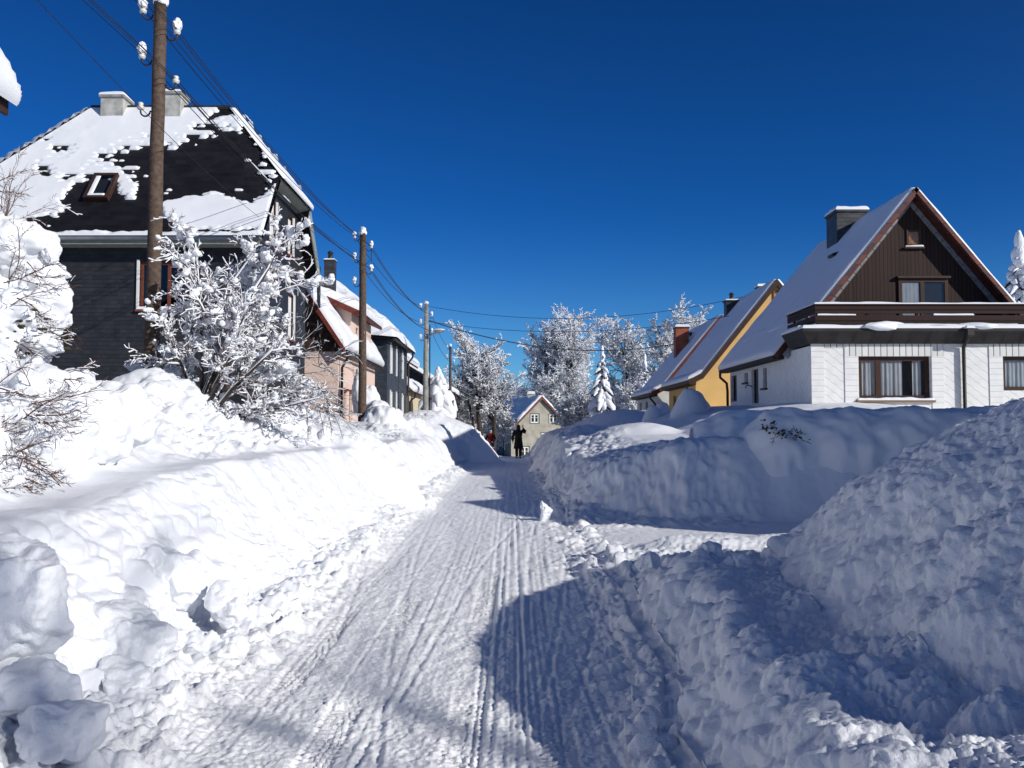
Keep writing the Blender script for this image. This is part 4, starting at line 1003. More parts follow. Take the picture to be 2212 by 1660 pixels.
# ================================================================ dark blue-grey slate house, hipped roof
def hip_house():
    M['slate_blue'] = slate_mat('blue_slate', (.032,.040,.055), (.05,.06,.078), (.010,.012,.016), .25, .16, 'both')
    t = thing('hipped_slate_house', 'blue-grey slate house with hipped roof under a thick curled snow cap', 'house', (-10, 49, 2))
    xw = -6.4; y0, y1 = 45.4, 54.0; ze = 6.25; xl = -14.0
    f = MB(); f.poly([(xl,y0,0),(xw,y0,0),(xw,y0,ze),(xl,y0,ze)]); f.build('wall', M['slate_blue'], t)['label'] = 'front wall in shade'
    cols = [46.5,48.9,51.5]; wid = 1.15
    ops = [(c-y0,z0,c-y0+wid,z0+1.55) for c in cols for z0 in (2.0,4.5)]
    s = MB(); wall_open(s, (xw,y0,0), (0,1,0), y1-y0, ze, ops, (1,0,0)); s.build('wall', M['slate_blue'], t)['label'] = 'sunlit street wall'
    for q in ops:
        w = window(t, (xw,y0+q[0],q[1]), (0,1,0), (1,0,0), q[2]-q[0], q[3]-q[1], M['white'], mull=(.5,), recess=.03, fr=.09, curtain=True)
        MB().box((xw+.003,y0+q[0]-.09,q[1]-.05),(xw+.06,y0+q[0]-.002,q[3]+.05)).build('shutter', M['white'], w)
        MB().box((xw-.05,y0+q[0]+.1,q[1]+.1),(xw-.035,y0+q[2]-.1,q[3]-.08)).build('roller_blind', M['white'], w)
    b = MB(); b.poly([(xw,y1,0),(xl,y1,0),(xl,y1,ze),(xw,y1,ze)]); b.poly([(xl,y1,0),(xl,y0,0),(xl,y0,ze),(xl,y1,ze)]); b.build('wall', M['slate_blue'], t)['label'] = 'rear and garden side walls'
    e = .35; a0,a1,b0,b1 = xl-e, xw+e, y0-e, y1+e; rz = 9.6; rp0 = (-10.2,49.0,rz); rp1 = (-10.2,50.4,rz)
    rf = MB(); A,B_,C_,D = (a0,b0,ze),(a1,b0,ze),(a1,b1,ze),(a0,b1,ze)
    for q in ([A,B_,rp0],[B_,C_,rp1,rp0],[C_,D,rp1],[D,A,rp0,rp1]): rf.poly(q)
    rf.poly([D,C_,B_,A]); rf.build('roof', M['slate_roof'], t)
    # snow cap heightfield, bulging over the eaves
    X, Y = np.meshgrid(np.linspace(a0-.12,a1+.15,70), np.linspace(b0-.12,b1+.12,80))
    dx = np.minimum(X-a0, a1-X)/(a1+10.2)*1.0; dy = np.where(Y < 49.7, (Y-b0)/(49.0-b0), (b1-Y)/(b1-50.4))
    base = ze+(rz-ze)*np.clip(np.minimum(dx, dy), 0, 1)
    ed = np.minimum(np.minimum(X-X.min(), X.max()-X), np.minimum(Y-Y.min(), Y.max()-Y))
    T = .55*np.sqrt(np.clip(1-(1-np.clip(ed/.5,0,1))**2,0,1))*(1+.35*fbm(X*.6,Y*.6,2.0,3))
    Z = base+T+.25*np.exp(-((X+7.3)**2+(Y-45.9)**2)/1.6)-.05
    idx = np.arange(X.size).reshape(X.shape); q = np.stack([idx[:-1,:-1],idx[:-1,1:],idx[1:,1:],idx[1:,:-1]],-1).reshape(-1,4)
    link_mesh('roof_snow', np.stack([X,Y,Z],-1).reshape(-1,3), [q], M['snow_soft'], t, True)
    gt = MB(); gt.tube([(a1+.02,b0,ze-.05),(a1+.02,b1,ze-.05)], .08, 8); gt.tube([(a0,b0-.02,ze-.05),(a1,b0-.02,ze-.05)], .08, 8); gt.build('gutter', M['metal_dark'], t, True)
    gutter_pipe(t, [(a1,y1-.1,ze-.1),(a1,y1-.1,ze-.35),(xw+.1,y1-.15,ze-.7),(xw+.1,y1-.15,.5)], .06)
    MB().tube([(-8.2,47.8,8.2),(-8.2,47.8,9.75)], .09, 8).build('vent_pipe', M['brown_red'], t)
hip_house()

def small_houses():
    # cream house beyond
    t = thing('cream_house', 'cream plastered house with dark upper gable beyond the hipped slate house', 'house', (-9, 60, 1.5))
    xw = -6.7; y0, y1 = 57.2, 65.5
    w = MB(); w.poly([(-13,y0,-.5),(xw,y0,-.5),(xw,y0,4.1),(-13,y0,4.1)])
    w.build('wall', M['cream'], t)['label'] = 'front wall'
    ops = [(1.2,.6,2.1,2.0),(3.4,.6,4.3,2.0),(6.0,.6,6.9,2.0)]
    s = MB(); wall_open(s, (xw,y0,-.5), (0,1,0), y1-y0, 4.6, [(a,b+.5,c,d+.5) for a,b,c,d in ops], (1,0,0)); s.build('wall', M['cream'], t)['label'] = 'street wall'
    for q in ops: window(t, (xw,y0+q[0],q[1]), (0,1,0), (1,0,0), q[2]-q[0], q[3]-q[1], M['white'], mull=(.5,), glass='glass_blue', fr=.08)
    MB().poly([(xw,y1,-.5),(-13,y1,-.5),(-13,y1,4.1),(xw,y1,4.1)]).build('wall', M['cream'], t)['label'] = 'rear wall'
    d = MB(); d.slab([(-7.4,y0+.1,4.1),(-7.4,y1-2,4.1),(-7.4,y1-2,6.2),(-7.4,y0+.1,6.2)], (-5,0,0)); d.build('upper_storey', M['brown'], t)
    n = nrm3((.9,0,1)); rf = MB(); rf.slab([(-7.4,y0-.3,4.95),(-6.3,y0-.3,3.95),(-6.3,y1,3.95),(-7.4,y1,4.95)], -n*.12); rf.slab([(-6.95,y0-.3,6.1),(-6.95,y1,6.1),(-10,y1,8.2),(-10,y0-.3,8.2)], (0,0,-.15)); rf.slab([(-13,y0-.3,6.1),(-13,y1,6.1),(-10,y1,8.2),(-10,y0-.3,8.2)], (0,0,-.15)); rf.build('roof', M['tile_brown'], t)
    join_sheets('roof_snow', t, [sheet((-7.4,y0-.3,4.95), (0,y1-y0+.3,0), (1.1,0,-1.0), n, .3, res=.1, seed=1, edge=.2), sheet((-10,y0-.3,8.2), (0,y1-y0+.3,0), (3.1,0,-2.15), nrm3((.69,0,1)), .38, res=.12, seed=2, edge=.3, amp=.3), sheet((-10,y0-.3,8.2), (0,y1-y0+.3,0), (-3.0,0,-2.1), nrm3((-.69,0,1)), .3, res=.3, seed=3, edge=.3)])
    gutter_pipe(t, [(-6.25,y0,3.9),(-6.25,y0,3.6),(xw+.1,y0+.1,3.3),(xw+.1,y0+.1,-.3)], .06)
    # farther brown-roofed house with beige wall
    t = thing('beige_house', 'beige house with dark slate gable and drooping eave behind the snowy spruce', 'house', (-9, 78, 1))
    y0, y1 = 74.0, 84.0; xw = -5.2; rx = -9.6; rz = at(880,775,74)[2]; ez = at(1003,822,76)[2]-.9
    w = MB(); w.poly([(2*rx-xw,y0,-2),(xw,y0,-2),(xw,y0,ez),(rx,y0,rz-.3),(2*rx-xw,y0,ez)]); w.poly([(xw,y0,-2),(xw,y1,-2),(xw,y1,ez),(xw,y0,ez)]); w.poly([(2*rx-xw,y1,-2),(2*rx-xw,y0,-2),(2*rx-xw,y0,ez),(2*rx-xw,y1,ez)]); w.poly([(xw,y1,-2),(2*rx-xw,y1,-2),(2*rx-xw,y1,ez),(rx,y1,rz-.3),(xw,y1,ez)]); w.build('wall', M['beige'], t)
    sl = (rz-ez)/(xw-rx); n = nrm3((sl,0,1)); rf = MB(); xe = xw+.5
    rf.slab([(rx,y0-.6,rz),(xe,y0-.6,ez-.5*sl),(xe,y1,ez-.5*sl),(rx,y1,rz)], -n*.2); rf.slab([(rx,y1,rz),(2*rx-xe,y1,ez-.5*sl),(2*rx-xe,y0-.6,ez-.5*sl),(rx,y0-.6,rz)], -nrm3((-sl,0,1))*.2); rf.build('roof', M['slate_roof'], t)
    g = MB(); g.poly([(2*rx-xw,y0-.02,ez),(xw,y0-.02,ez),(rx,y0-.02,rz-.3)]); g.build('gable', M['slate_both'], t)
    gg = MB(); gg.slab([(xe+.01,y0-.65,ez-.5*sl+.1),(xe+.3,y0-.65,ez-.5*sl-3.2),(xe+.1,y0-.65,ez-.5*sl-3.3),(xw,y0-.65,ez-.5*sl-.1)], (0,.3,0)); gg.build('eave_panel', M['brown'], t)
    join_sheets('roof_snow', t, [sheet((rx,y0-.6,rz), (0,y1-y0+.6,0), (xe-rx,0,-(xe-rx)*sl), n, .3, res=.15, seed=4, edge=.2), sheet((rx,y0-.6,rz), (0,y1-y0+.6,0), (rx-xe,0,-(xe-rx)*sl), nrm3((-sl,0,1)), .3, res=.3, seed=5, edge=.2)])
    cz = rz+.9; chimney(t, -9.9, 75.5, -9.0, 76.3, rz-1, cz, M['slate_both'], .05, .04, 'slate_both', seed=4)
    window(t, (-7.6,y0,.4), (1,0,0), (0,-1,0), .9, 1.2, M['white'], mull=(.5,), recess=-.04, room=False)
small_houses()

# ================================================================ grey house at the end of the street
def end_house():
    c0 = np.array(at(1104,926,108)); 
    ang = R(24); u = np.array([math.cos(ang), math.sin(ang), 0]); v = np.array([-math.sin(ang), math.cos(ang), 0])   # u along gable to the right, v along the long wall backwards
    W, Lh = 8.0, 9.0; o = np.array([c0[0], 108., -2.6]); ez = c0[2]
    rz = at(1165,858,109.5)[2]
    t = thing('grey_house', 'small weathered grey house at the end of the street', 'house', tuple(o))
    nf = np.array([math.sin(ang), -math.cos(ang), 0]); ns = -u
    sl = (rz-ez)/(W/2)
    fw = MB(); Hh = ez-o[2]
    def zz(px, py): return at(px,py,109)[2]-o[2]
    win = [(2.62,zz(0,914),3.75,zz(0,895)),(5.2,zz(0,914),6.3,zz(0,895)),(4.1,zz(0,958),5.4,zz(0,936)),(1.3,.6,2.4,1.9)]
    wall_open(fw, o, u, W, Hh, [w for w in win if w[3] < Hh-.05], nf)
    P = lambda a, z: o+u*a+np.array([0,0,z])
    # triangular gable, built as strips around the two windows
    ups = [w for w in win if w[3] >= Hh-.05]
    def tri_strip(a0, a1, z0=Hh):
        def zr_(a): return Hh+(rz-ez)-abs(a-W/2)*sl
        fw.poly([P(a0,z0),P(a1,z0),P(a1,zr_(a1)),P(a0,zr_(a0))] if abs(zr_(a0)-z0) > 1e-4 else [P(a0,z0),P(a1,z0),P(a1,zr_(a1))])
    tri_strip(.001,2.62); tri_strip(2.62,3.75,win[0][3]); tri_strip(3.75,4.0); tri_strip(4.0,5.2); tri_strip(5.2,6.3,win[1][3]); tri_strip(6.3,7.999)
    for w in win[:2]: 
        if w[1] > Hh: fw.poly([P(w[0],Hh),P(w[2],Hh),P(w[2],w[1]),P(w[0],w[1])])
    fw.build('wall', M['beige'], t)['label'] = 'sunlit gable wall'
    for w in win:
        f = window(t, P(w[0],w[1]), u, nf, w[2]-w[0], w[3]-w[1], M['white'], mull=(.5,), bars=(.6,), recess=.04, glass='glass_blue', fr=.13)
        cs = MB(); 
        for (a0,b0,a1,b1) in ((-.1,-.1,w[2]-w[0]+.1,-.002),(-.1,w[3]-w[1]+.002,w[2]-w[0]+.1,w[3]-w[1]+.1),(-.1,0,-.002,w[3]-w[1]),(w[2]-w[0]+.002,0,w[2]-w[0]+.1,w[3]-w[1])):
            cs.obox(P(w[0]+a0,w[1]+b0)+nf*.003, u*(a1-a0), nf*.03, (0,0,b1-b0))
        cs.build('casing', M['shed'], f)
    sw = MB(); wall_open(sw, o+v*Lh, -v, Lh, Hh, [(1.2,1.5,2.0,3.0),(4.4,1.5,5.2,3.0),(6.4,1.5,7.2,3.0)], ns); sw.build('wall', M['shed'], t)['label'] = 'dark boarded side wall in shade'
    for a in (1.2,4.4,6.4): window(t, o+v*(Lh-a)+np.array([0,0,1.5]), -v, ns, .8, 1.5, M['white'], mull=(.5,), glass='glass_blue', fr=.1)
    bw = MB(); bw.poly([o+u*W,o+u*W+v*Lh,o+u*W+v*Lh+[0,0,Hh],o+u*W+[0,0,Hh]]); bw.poly([o+v*Lh,o+v*Lh+[0,0,Hh],o+v*Lh+u*W/2+[0,0,rz-o[2]],o+v*Lh+u*W+[0,0,Hh],o+v*Lh+u*W]); bw.build('wall', M['beige'], t)['label'] = 'rear walls'
    e = .4; rA = P(W/2, rz-o[2]+.12)+nf*.4; el = P(-e, Hh-e*sl+.12)+nf*.4; er = P(W+e, Hh-e*sl+.12)+nf*.4; vv = v*(Lh+.8)
    n1 = nrm3(np.cross(el-rA, vv)); n1 = n1 if n1[2] > 0 else -n1; n2 = nrm3(np.cross(er-rA, vv)); n2 = n2 if n2[2] > 0 else -n2
    rf = MB(); rf.slab([rA,el,el+vv,rA+vv], -n1*.15); rf.slab([rA,rA+vv,er+vv,er], -n2*.15); rf.build('roof', M['tile_brown'], t)
    vb = MB(); vb.slab([rA+nf*.05,el+nf*.05,el+nf*.05-[0,0,.3],rA+nf*.05-[0,0,.38],er+nf*.05-[0,0,.3],er+nf*.05], -nf*.04); vb.build('verge_board', M['tile_red'], t)
    join_sheets('roof_snow', t, [sheet(rA, vv, el-rA, n1, .28, res=.2, seed=1, edge=.25), sheet(rA, vv, er-rA, n2, .28, res=.2, seed=2, edge=.25)])
    ch = P(W/2-.4, rz-o[2]-.6)+v*2.0; 
    chimney(t, ch[0]-.4, ch[1], ch[0]+.5, ch[1]+.9, ch[2], rz+.35, M['plaster_grey'], .4, .05, 'concrete', seed=4)
end_house()

# neighbour's roof corner at the far left and the house beside the camera on the right (outside the frame, it shades the lane)
def side_houses():
    t = thing('neighbour_house', 'corner of a dark eave with bulging snow at the left picture edge', 'house', (-9.5, 8, 2))
    c = at(14,212,12.0); ex, ez = c[0], c[2]
    w = MB(); w.box((-13.5,3.0,0),(ex-.7,11.4,ez-.25)); w.build('wall', M['oldwhite'], t)
    r = MB(); r.slab([(ex,2.6,ez),(ex,12.0,ez),(-10.3,12.0,ez+3.2),(-10.3,2.6,ez+3.2)], (0,0,-.16)); r.slab([(-10.3,2.6,ez+3.2),(-10.3,12.0,ez+3.2),(-14.2,12.0,ez),(-14.2,2.6,ez)], (0,0,-.16)); r.build('roof', M['slate_roof'], t)
    MB().poly([(ex-.7,11.4,ez-.25),(-13.5,11.4,ez-.25),(-10.3,11.4,ez+2.9)]).build('gable', M['boards'], t)
    n = nrm3((3.2,0,10.3+ex)); join_sheets('roof_snow', t, [sheet((ex+.12,2.6,ez-.1), (0,9.45,0), (-10.3-ex-.12,0,3.3), n, .46, res=.1, seed=3, amp=.25, edge=.5, freq=.8), sheet((-14.3,2.6,ez-.1), (0,9.45,0), (4.0,0,3.3), nrm3((-3.3,0,4)), .5, res=.3, seed=4, edge=.5)])
    MB().slab([(ex+.02,2.6,ez-.02),(ex+.02,12.02,ez-.02),(ex+.02,12.02,ez-.24),(ex+.02,2.6,ez-.24)], (-.05,0,0)).build('fascia', M['brown'], t)
    t = thing('garden_house', 'plastered neighbour house to the right of the camera, outside the picture', 'house', (14, 11.5, 1))
    xg, y1, y2, yr, ze, zr = 10.6, 8.6, 14.8, 11.7, 4.85, 5.85
    w = MB(); w.poly([(xg,y2,0),(xg,y1,0),(xg,y1,ze),(xg,yr,zr),(xg,y2,ze)]); w.poly([(xg,y1,0),(18,y1,0),(18,y1,ze),(xg,y1,ze)]); w.poly([(18,y2,0),(xg,y2,0),(xg,y2,ze),(18,y2,ze)]); w.poly([(18,y1,0),(18,y2,0),(18,y2,ze),(18,yr,zr),(18,y1,ze)]); w.build('wall', M['oldwhite'], t)
    sl = (zr-ze)/(yr-y1); r = MB(); r.slab([(xg-.1,yr,zr+.02),(xg-.1,y1-.2,ze-.2*sl+.02),(18.2,y1-.2,ze-.2*sl+.02),(18.2,yr,zr+.02)], (0,0,.1)); r.slab([(xg-.1,yr,zr+.02),(18.2,yr,zr+.02),(18.2,y2+.2,ze-.2*sl+.02),(xg-.1,y2+.2,ze-.2*sl+.02)], (0,0,.1)); r.build('roof', M['slate_roof'], t)
    join_sheets('roof_snow', t, [sheet((xg-.1,yr,zr+.12), (7.9+.4,0,0), (0,y1-.2-yr,-(yr-y1+.2)*sl), nrm3((0,-sl,1)), .15, res=.3, seed=1, edge=.15), sheet((xg-.1,yr,zr+.12), (8.3,0,0), (0,yr-y1+.2,-(yr-y1+.2)*sl), nrm3((0,sl,1)), .15, res=.3, seed=2, edge=.15)])
    window(t, (12.5,y1,1.8), (1,0,0), (0,-1,0), 1.2, 1.3, M['frame_brown'], mull=(.5,), recess=-.05, room=False)
side_houses()
# ================================================================ poles and wires
def insulator(parent, side, z, r, snow=True, k=1.0, seed=0, flip=1):
    s = side
    hk = MB(); pts = []
    for i in range(9):
        a = math.pi*(i/8); pts.append((s*(r+.02+.09-.09*math.cos(a)), 0, z-.09*math.sin(a)))
    hk.tube([(s*(r-.03),0,z)]+pts+[(s*(r+.20),0,z+.07)], .014, 6)
    h = hk.build('hook', M['metal_dark'], parent, True)
    x = s*(r+.20)
    b = MB(); b.tube([(x,0,z+.03),(x,0,z+.04),(x,0,z+.085),(x,0,z+.10),(x,0,z+.13),(x,0,z+.15),(x,0,z+.16)], [.025,.055,.06,.035,.045,.04,.01], 12)
    i_ = b.build('insulator', M['porcelain'], parent, True)
    if snow:
        P, q = lumps([(x,0,z+.20)], [(.075,.075,.11)], 3, .22, seed=seed); link_mesh('insulator_snow', P, [q], M['snow_soft'], i_, True)
    return (x, z+.10)

def pole(name, label, top, base, mt, r0=.115, r1=.095, seed=0, group=None, ins=None, snowcap=.12, cat='utility pole'):
    """top, base world points"""
    t = thing(name, label, cat, (base[0], base[1], base[2]), group)
    bx, by = base[0], base[1]; H = top[2]-base[2]; lx = top[0]-base[0]
    n = 14; zs = np.linspace(0, H, n); rs = random.Random(seed)
    p = MB(); p.tube([(bx+lx*i/(n-1)+rs.uniform(-.006,.006), by, base[2]+z) for i, z in enumerate(zs)], [r0+(r1-r0)*i/(n-1)+rs.uniform(-.003,.003) for i in range(n)], 14)
    p.build('shaft', mt, t, True)
    P, q = lumps([(top[0],by,top[2]+snowcap*.35)], [(r1*1.15,r1*1.15,snowcap)], 3, .18, seed=seed+3); link_mesh('cap_snow', P, [q], M['snow_soft'], t, True)
    tips = {}
    for j, (side, dz) in enumerate(ins or []):
        z = top[2]-dz
        # world placement: build at origin then shift by root
        e = bpy.data.objects.new('tmp', None)
        hk = MB(); x0 = bx+lx*(1-dz/H); pts = []
        rr = r1+.005
        for i in range(9):
            a = math.pi*(i/8); pts.append((x0+side*(rr+.02+.08-.08*math.cos(a)), by, z-.08*math.sin(a)))
        hk.tube([(x0+side*(rr-.03),by,z)]+pts+[(x0+side*(rr+.18),by,z+.07)], .015, 6)
        x = x0+side*(rr+.18)
        b = MB(); b.tube([(x,by,z+.03),(x,by,z+.04),(x,by,z+.085),(x,by,z+.10),(x,by,z+.13),(x,by,z+.15),(x,by,z+.16)], [.025,.055,.06,.035,.048,.04,.01], 12)
        i_ = b.build('insulator', M['porcelain'], t, True)
        hk.build('hook', M['metal_dark'], i_, True)
        if not (seed == 1 and dz > 1.3):
            P, q = lumps([(x,by,z+.195)], [(.075,.07,.085+.02*(j%2))], 3, .42, seed=seed*7+j); link_mesh('insulator_snow', P, [q], M['snow_soft'], i_, True)
        tips[(side, dz)] = (x, by, z+.11); bpy.data.objects.remove(e)
    return t, tips
INS = [(-1,.20),(-1,.98),(-1,1.85),(1,.56),(1,1.40)]
t1 = at(347,8,14.6); b1 = at(328,812,14.6)
P1, T1 = pole('utility_pole', 'tall weathered wooden pole in front of the large slate house', t1, (b1[0]-.02,14.6,.8), M['wood_pole'], .130,.105, 1, 'wooden overhead line poles along the street', INS)
t2 = at(784,505,31.6); P2, T2 = pole('utility_pole', 'wooden pole with small snow cap in front of the pink house', t2, (at(783,900,31.6)[0],31.6,.8), M['wood_pole'], .155,.115, 2, 'wooden overhead line poles along the street', INS, .18)
t3 = at(921,656,48.8); P3, T3 = pole('street_lamp', 'grey concrete pole carrying a street lamp arm beside the snow-laden spruce', t3, (at(919,900,48.8)[0],48.8,.5), M['concrete'], .17,.12, 3, None, [(-1,.25),(-1,1.15),(-1,2.0),(1,.75),(1,1.65)], .1, cat='street lamp')
t4 = at(973,748,73); P4, T4 = pole('utility_pole', 'distant wooden pole rising above the beige house wall', t4, (t4[0],73,-1.0), M['wood_pole'], .12,.10, 4, 'wooden overhead line poles along the street', INS, .15)
# lamp arm and head
arm = MB(); a0 = at(931,722,48.6); a1 = at(957,716,48.3)
arm.tube([(t3[0]+.1,48.75,a0[2]-.9),(a0[0]-.15,48.7,a0[2]-.25),(a0[0]+.05,48.6,a0[2]-.0),(a1[0]-.25,48.4,a1[2]-.03)], .035, 8); am = arm.build('lamp_arm', M['steel'], P3, True)
hd = MB(); hd.tube([(a1[0]-.55,48.45,a1[2]-.09),(a1[0]-.45,48.42,a1[2]-.05),(a1[0]-.05,48.32,a1[2]+.03),(a1[0]+.06,48.3,a1[2]+.05)], [.05,.11,.10,.04], 10); hd.build('lamp_head', M['steel'], P3, True)
P_, q_ = lumps([(a1[0]-.2,48.37,a1[2]+.08)], [(.30,.12,.07)], 3, .2, seed=4); link_mesh('lamp_snow', P_, [q_], M['snow_soft'], P3, True)
cp = MB(); cp.tube([(t3[0]+.20,48.8,t3[2]-1.2),(t3[0]+.21,48.8,2.0),(t3[0]+.22,48.8,.6)], .035, 6); cp.build('cable_duct', M['metal_dark'], P3, True)
wp = MB(); wp.tube([(T2[(1,.56)][0],31.6,T2[(1,.56)][2]),(T2[(1,.56)][0]+.02,31.55,T2[(1,.56)][2]-.5),(T2[(1,.56)][0]-.25,31.5,T2[(1,.56)][2]-.75)], .012, 5); wp.build('jumper_wire', M['wire'], P2, True)

def wire(label, a, b, sag, r=.011, name='overhead_wire', group=None, n=28, mt='wire', snow=()):
    a = np.array(a, float); b = np.array(b, float); pts = []
    for i in range(n+1):
        s = i/n; p = a+(b-a)*s; p[2] -= 4*sag*s*(1-s); pts.append(p)
    o = MB().tube(pts, r, 5).build(name, M[mt], None, True); tag(o, label, 'wire', group)
    for (s0, s1) in snow:
        q = [a+(b-a)*(s0+(s1-s0)*k/6)+np.array([0,0,-4*sag*(s0+(s1-s0)*k/6)*(1-(s0+(s1-s0)*k/6))+r*2]) for k in range(7)]
        MB().tube(q, [r*.5,r*1.8,r*2.4,r*1.6,r*2.6,r*1.5,r*.4], 6).build('wire_snow', M['snow_soft'], o, True)
    return o
pos = {(-1,.20):'upper left',(-1,.98):'middle left',(1,.56):'upper right',(1,1.40):'lower right',(-1,1.85):'lower left'}
for key, kk in (((-1,.20),(-1,.25)),((-1,.98),(-1,1.15)),((1,.56),(1,.75)),((1,1.40),(1,1.65))):
    A, B, D = T1[key], T2[key], T3[kk]; nm = pos[key]
    back = (A[0]-.45*{-1:1,1:1}[key[0]], -2.0, A[2]+.35)
    for off, word in ((0, 'outer'), (.09, 'inner')):
        o_ = np.array([off*-key[0], 0, off*.5])
        wire('%s wire from the %s insulator of the tall wooden pole toward the camera' % (word, nm), np.array(back)+o_, np.array(A)+o_, .18, .006, group='overhead wires of the pole line')
        wire('%s wire joining the %s insulators of the tall pole and pink house pole' % (word, nm), np.array(A)+o_, np.array(B)+o_, .33+.05*off, .0085, group='overhead wires of the pole line', snow=((.22,.30),(.36,.40)) if key == (1,1.40) and off == 0 else ((.2,.23),) if key == (1,.56) and off == 0 else ())
        if off == 0 or key[0] > 0: wire('%s wire joining the %s insulators of the pink house pole and lamp pole' % (word, nm), np.array(B)+o_, np.array(D)+o_, .45, .013, group='overhead wires of the pole line')
for k4, k3 in (((1,.56),(1,.75)),((1,1.40),(1,1.65))):
    wire('wire from the %s insulator of the lamp pole to the distant pole' % pos[k4], T3[k3], T4[k4], .5, .014, group='overhead wires of the pole line')
wire('thin green wire high over the roof of the large slate house', at(70,-10,9), at(560,470,22.5), .12, .005)
wire('thick black cable sagging from the lamp pole toward the house with red verge', (t3[0]+.15,48.8,t3[2]-.95), at(1500,735,55), 1.1, .03, snow=())
wire('upper of two thin wires from the lamp pole to the yellow house', (t3[0]+.1,48.8,t3[2]-.15), at(1652,630,44.5), 1.0, .013)
wire('lower of two thin wires from the lamp pole to the yellow house', (t3[0]+.1,48.8,t3[2]-1.0), at(1740,648,42.5), 1.0, .013)

# lattice mast
def lattice():
    b = at(1008,926,88); tp = at(1002,783,88)
    t = thing('lattice_mast', 'rusty narrow lattice mast left of the beech trees', 'mast', (b[0],88,-2.0))
    H = tp[2]+2.0; m = MB()
    def wd(z): return .27-.13*z/H
    cx = lambda z: b[0]+(tp[0]-b[0])*z/H
    for sx in (-1,1):
        for sy in (-1,1): m.tube([(cx(0)+sx*wd(0),88+sy*wd(0),-2.0),(cx(H)+sx*wd(H),88+sy*wd(H),-2.0+H)], .04, 4)
    m.build('mast_leg', M['rust'], t); c = MB(); z = .3; k = 0
    while z < H-.6:
        w0, w1 = wd(z), wd(z+.6)
        for sy in (-1,1):
            c.tube([(cx(z)-w0,88+sy*w0,z-2),(cx(z)+w0,88+sy*w0,z-2)], .035, 4); s = 1 if k%2 else -1
        z += .62; k += 1
    c.build('cross_bar', M['rust'], t)
    add_sheet('mast_snow', t, (tp[0]-.25,87.8,tp[2]+.02), (.5,0,0), (0,.4,0), (0,0,1), .2, res=.08, edge=.15)
lattice()
sk = at(875,918,36); o = MB().tube([(sk[0],36,gz(sk[0],36)-.2),(sk[0]+.01,36,at(875,904,36)[2])], .022, 6).build('marker_stake', M['red_paint'], None); tag(o, 'thin red marker stake standing in the snow bank', 'marker stake')

# ================================================================ trees
class Grow:
    def __init__(s, seed): s.r = random.Random(seed); s.lines = {}
    def line(s, pts, r0, r1):
        K = len(pts); s.lines.setdefault(K, ([], [])); s.lines[K][0].append([tuple(p) for p in pts]); s.lines[K][1].append([r0+(r1-r0)*i/(K-1) for i in range(K)])
    def branch(s, p, d, L, r, level, cfg):
        rr = s.r; K = cfg['seg'][level]; pts = [p.copy()]; dirs = [d.copy()]; q = p.copy(); dd = d.copy()
        for i in range(K-1):
            j = cfg['wob'][level]
            dd = (dd + Vector((rr.gauss(0,j), rr.gauss(0,j), rr.gauss(0,j)+cfg['up'][level]))).normalized()
            q = q + dd*(L/(K-1)); pts.append(q.copy()); dirs.append(dd.copy())
        rt = r*cfg['taper'][level]; s.line(pts, r, rt)
        if level+1 >= len(cfg['seg']): return
        n = cfg['n'][level]; n = int(n*rr.uniform(.8,1.2)+.5)
        for k in range(n):
            f = cfg['start'][level]+(1-cfg['start'][level])*((k+rr.random())/n)
            fi = f*(K-1); i = min(int(fi), K-2); pp = pts[i].lerp(pts[i+1], fi-i); dv = dirs[min(i+1, K-1)]
            ax = dv.cross(Vector((rr.gauss(0,1), rr.gauss(0,1), rr.gauss(0,1)))).normalized()
            ang = rr.uniform(*cfg['ang'][level]); nd = (Matrix.Rotation(ang, 3, ax) @ dv).normalized()
            if nd.z < -.5: nd.z *= .3; nd.normalize()
            Lc = L*cfg['len'][level]*rr.uniform(.65,1.2)*(1-.45*f*cfg.get('cone',1)); rc = max((r+(rt-r)*f)*cfg['rad'][level], cfg['rmin'])
            s.branch(pp, nd, Lc, rc, level+1, cfg)
    def wood(s, name, mt, parent, minr=0, maxr=9, sides=5):
        mb = MB()
        for K, (P, Rd) in s.lines.items():
            P = np.array(P); Rd = np.array(Rd); k = (Rd[:,0] >= minr) & (Rd[:,0] < maxr)
            if k.any(): v, f = tubes(P[k], Rd[k], sides); mb.add(v, [f])
        return mb.build(name, mt, parent, True) if mb.v else None
    def snow(s, name, mt, parent, k=.9, c=.02, lift=.7, minr=0, maxr=9, sides=4, keep=1.0, seed=1, horiz=1.0):
        mb = MB(); rs = np.random.RandomState(seed)
        for K, (P, Rd) in s.lines.items():
            P = np.array(P); Rd = np.array(Rd); m = (Rd[:,0] >= minr) & (Rd[:,0] < maxr) & (rs.rand(len(P)) < keep)
            P = P[m]; Rd = Rd[m]
            if not len(P): continue
            T = np.gradient(P, axis=1); T /= np.linalg.norm(T, axis=2)[..., None]+1e-9
            hz = np.sqrt(np.clip(1-T[..., 2]**2*horiz, .03, 1))
            rad = (Rd*k+c)*hz*rs.uniform(.6,1.4,(len(P),K)); Q = P.copy(); Q[..., 2] += Rd*lift+rad*.55; Q[...,0] += Rd*.35; Q[...,1] -= Rd*.2
            v, f = tubes(Q, rad, sides); mb.add(v, [f])
        return mb.build(name, mt, parent, True) if mb.v else None
    def tips(s, minlen=0):
        out = []
        for K, (P, Rd) in s.lines.items():
            for p, r in zip(P, Rd): out.append((p, r[0]))
        return out

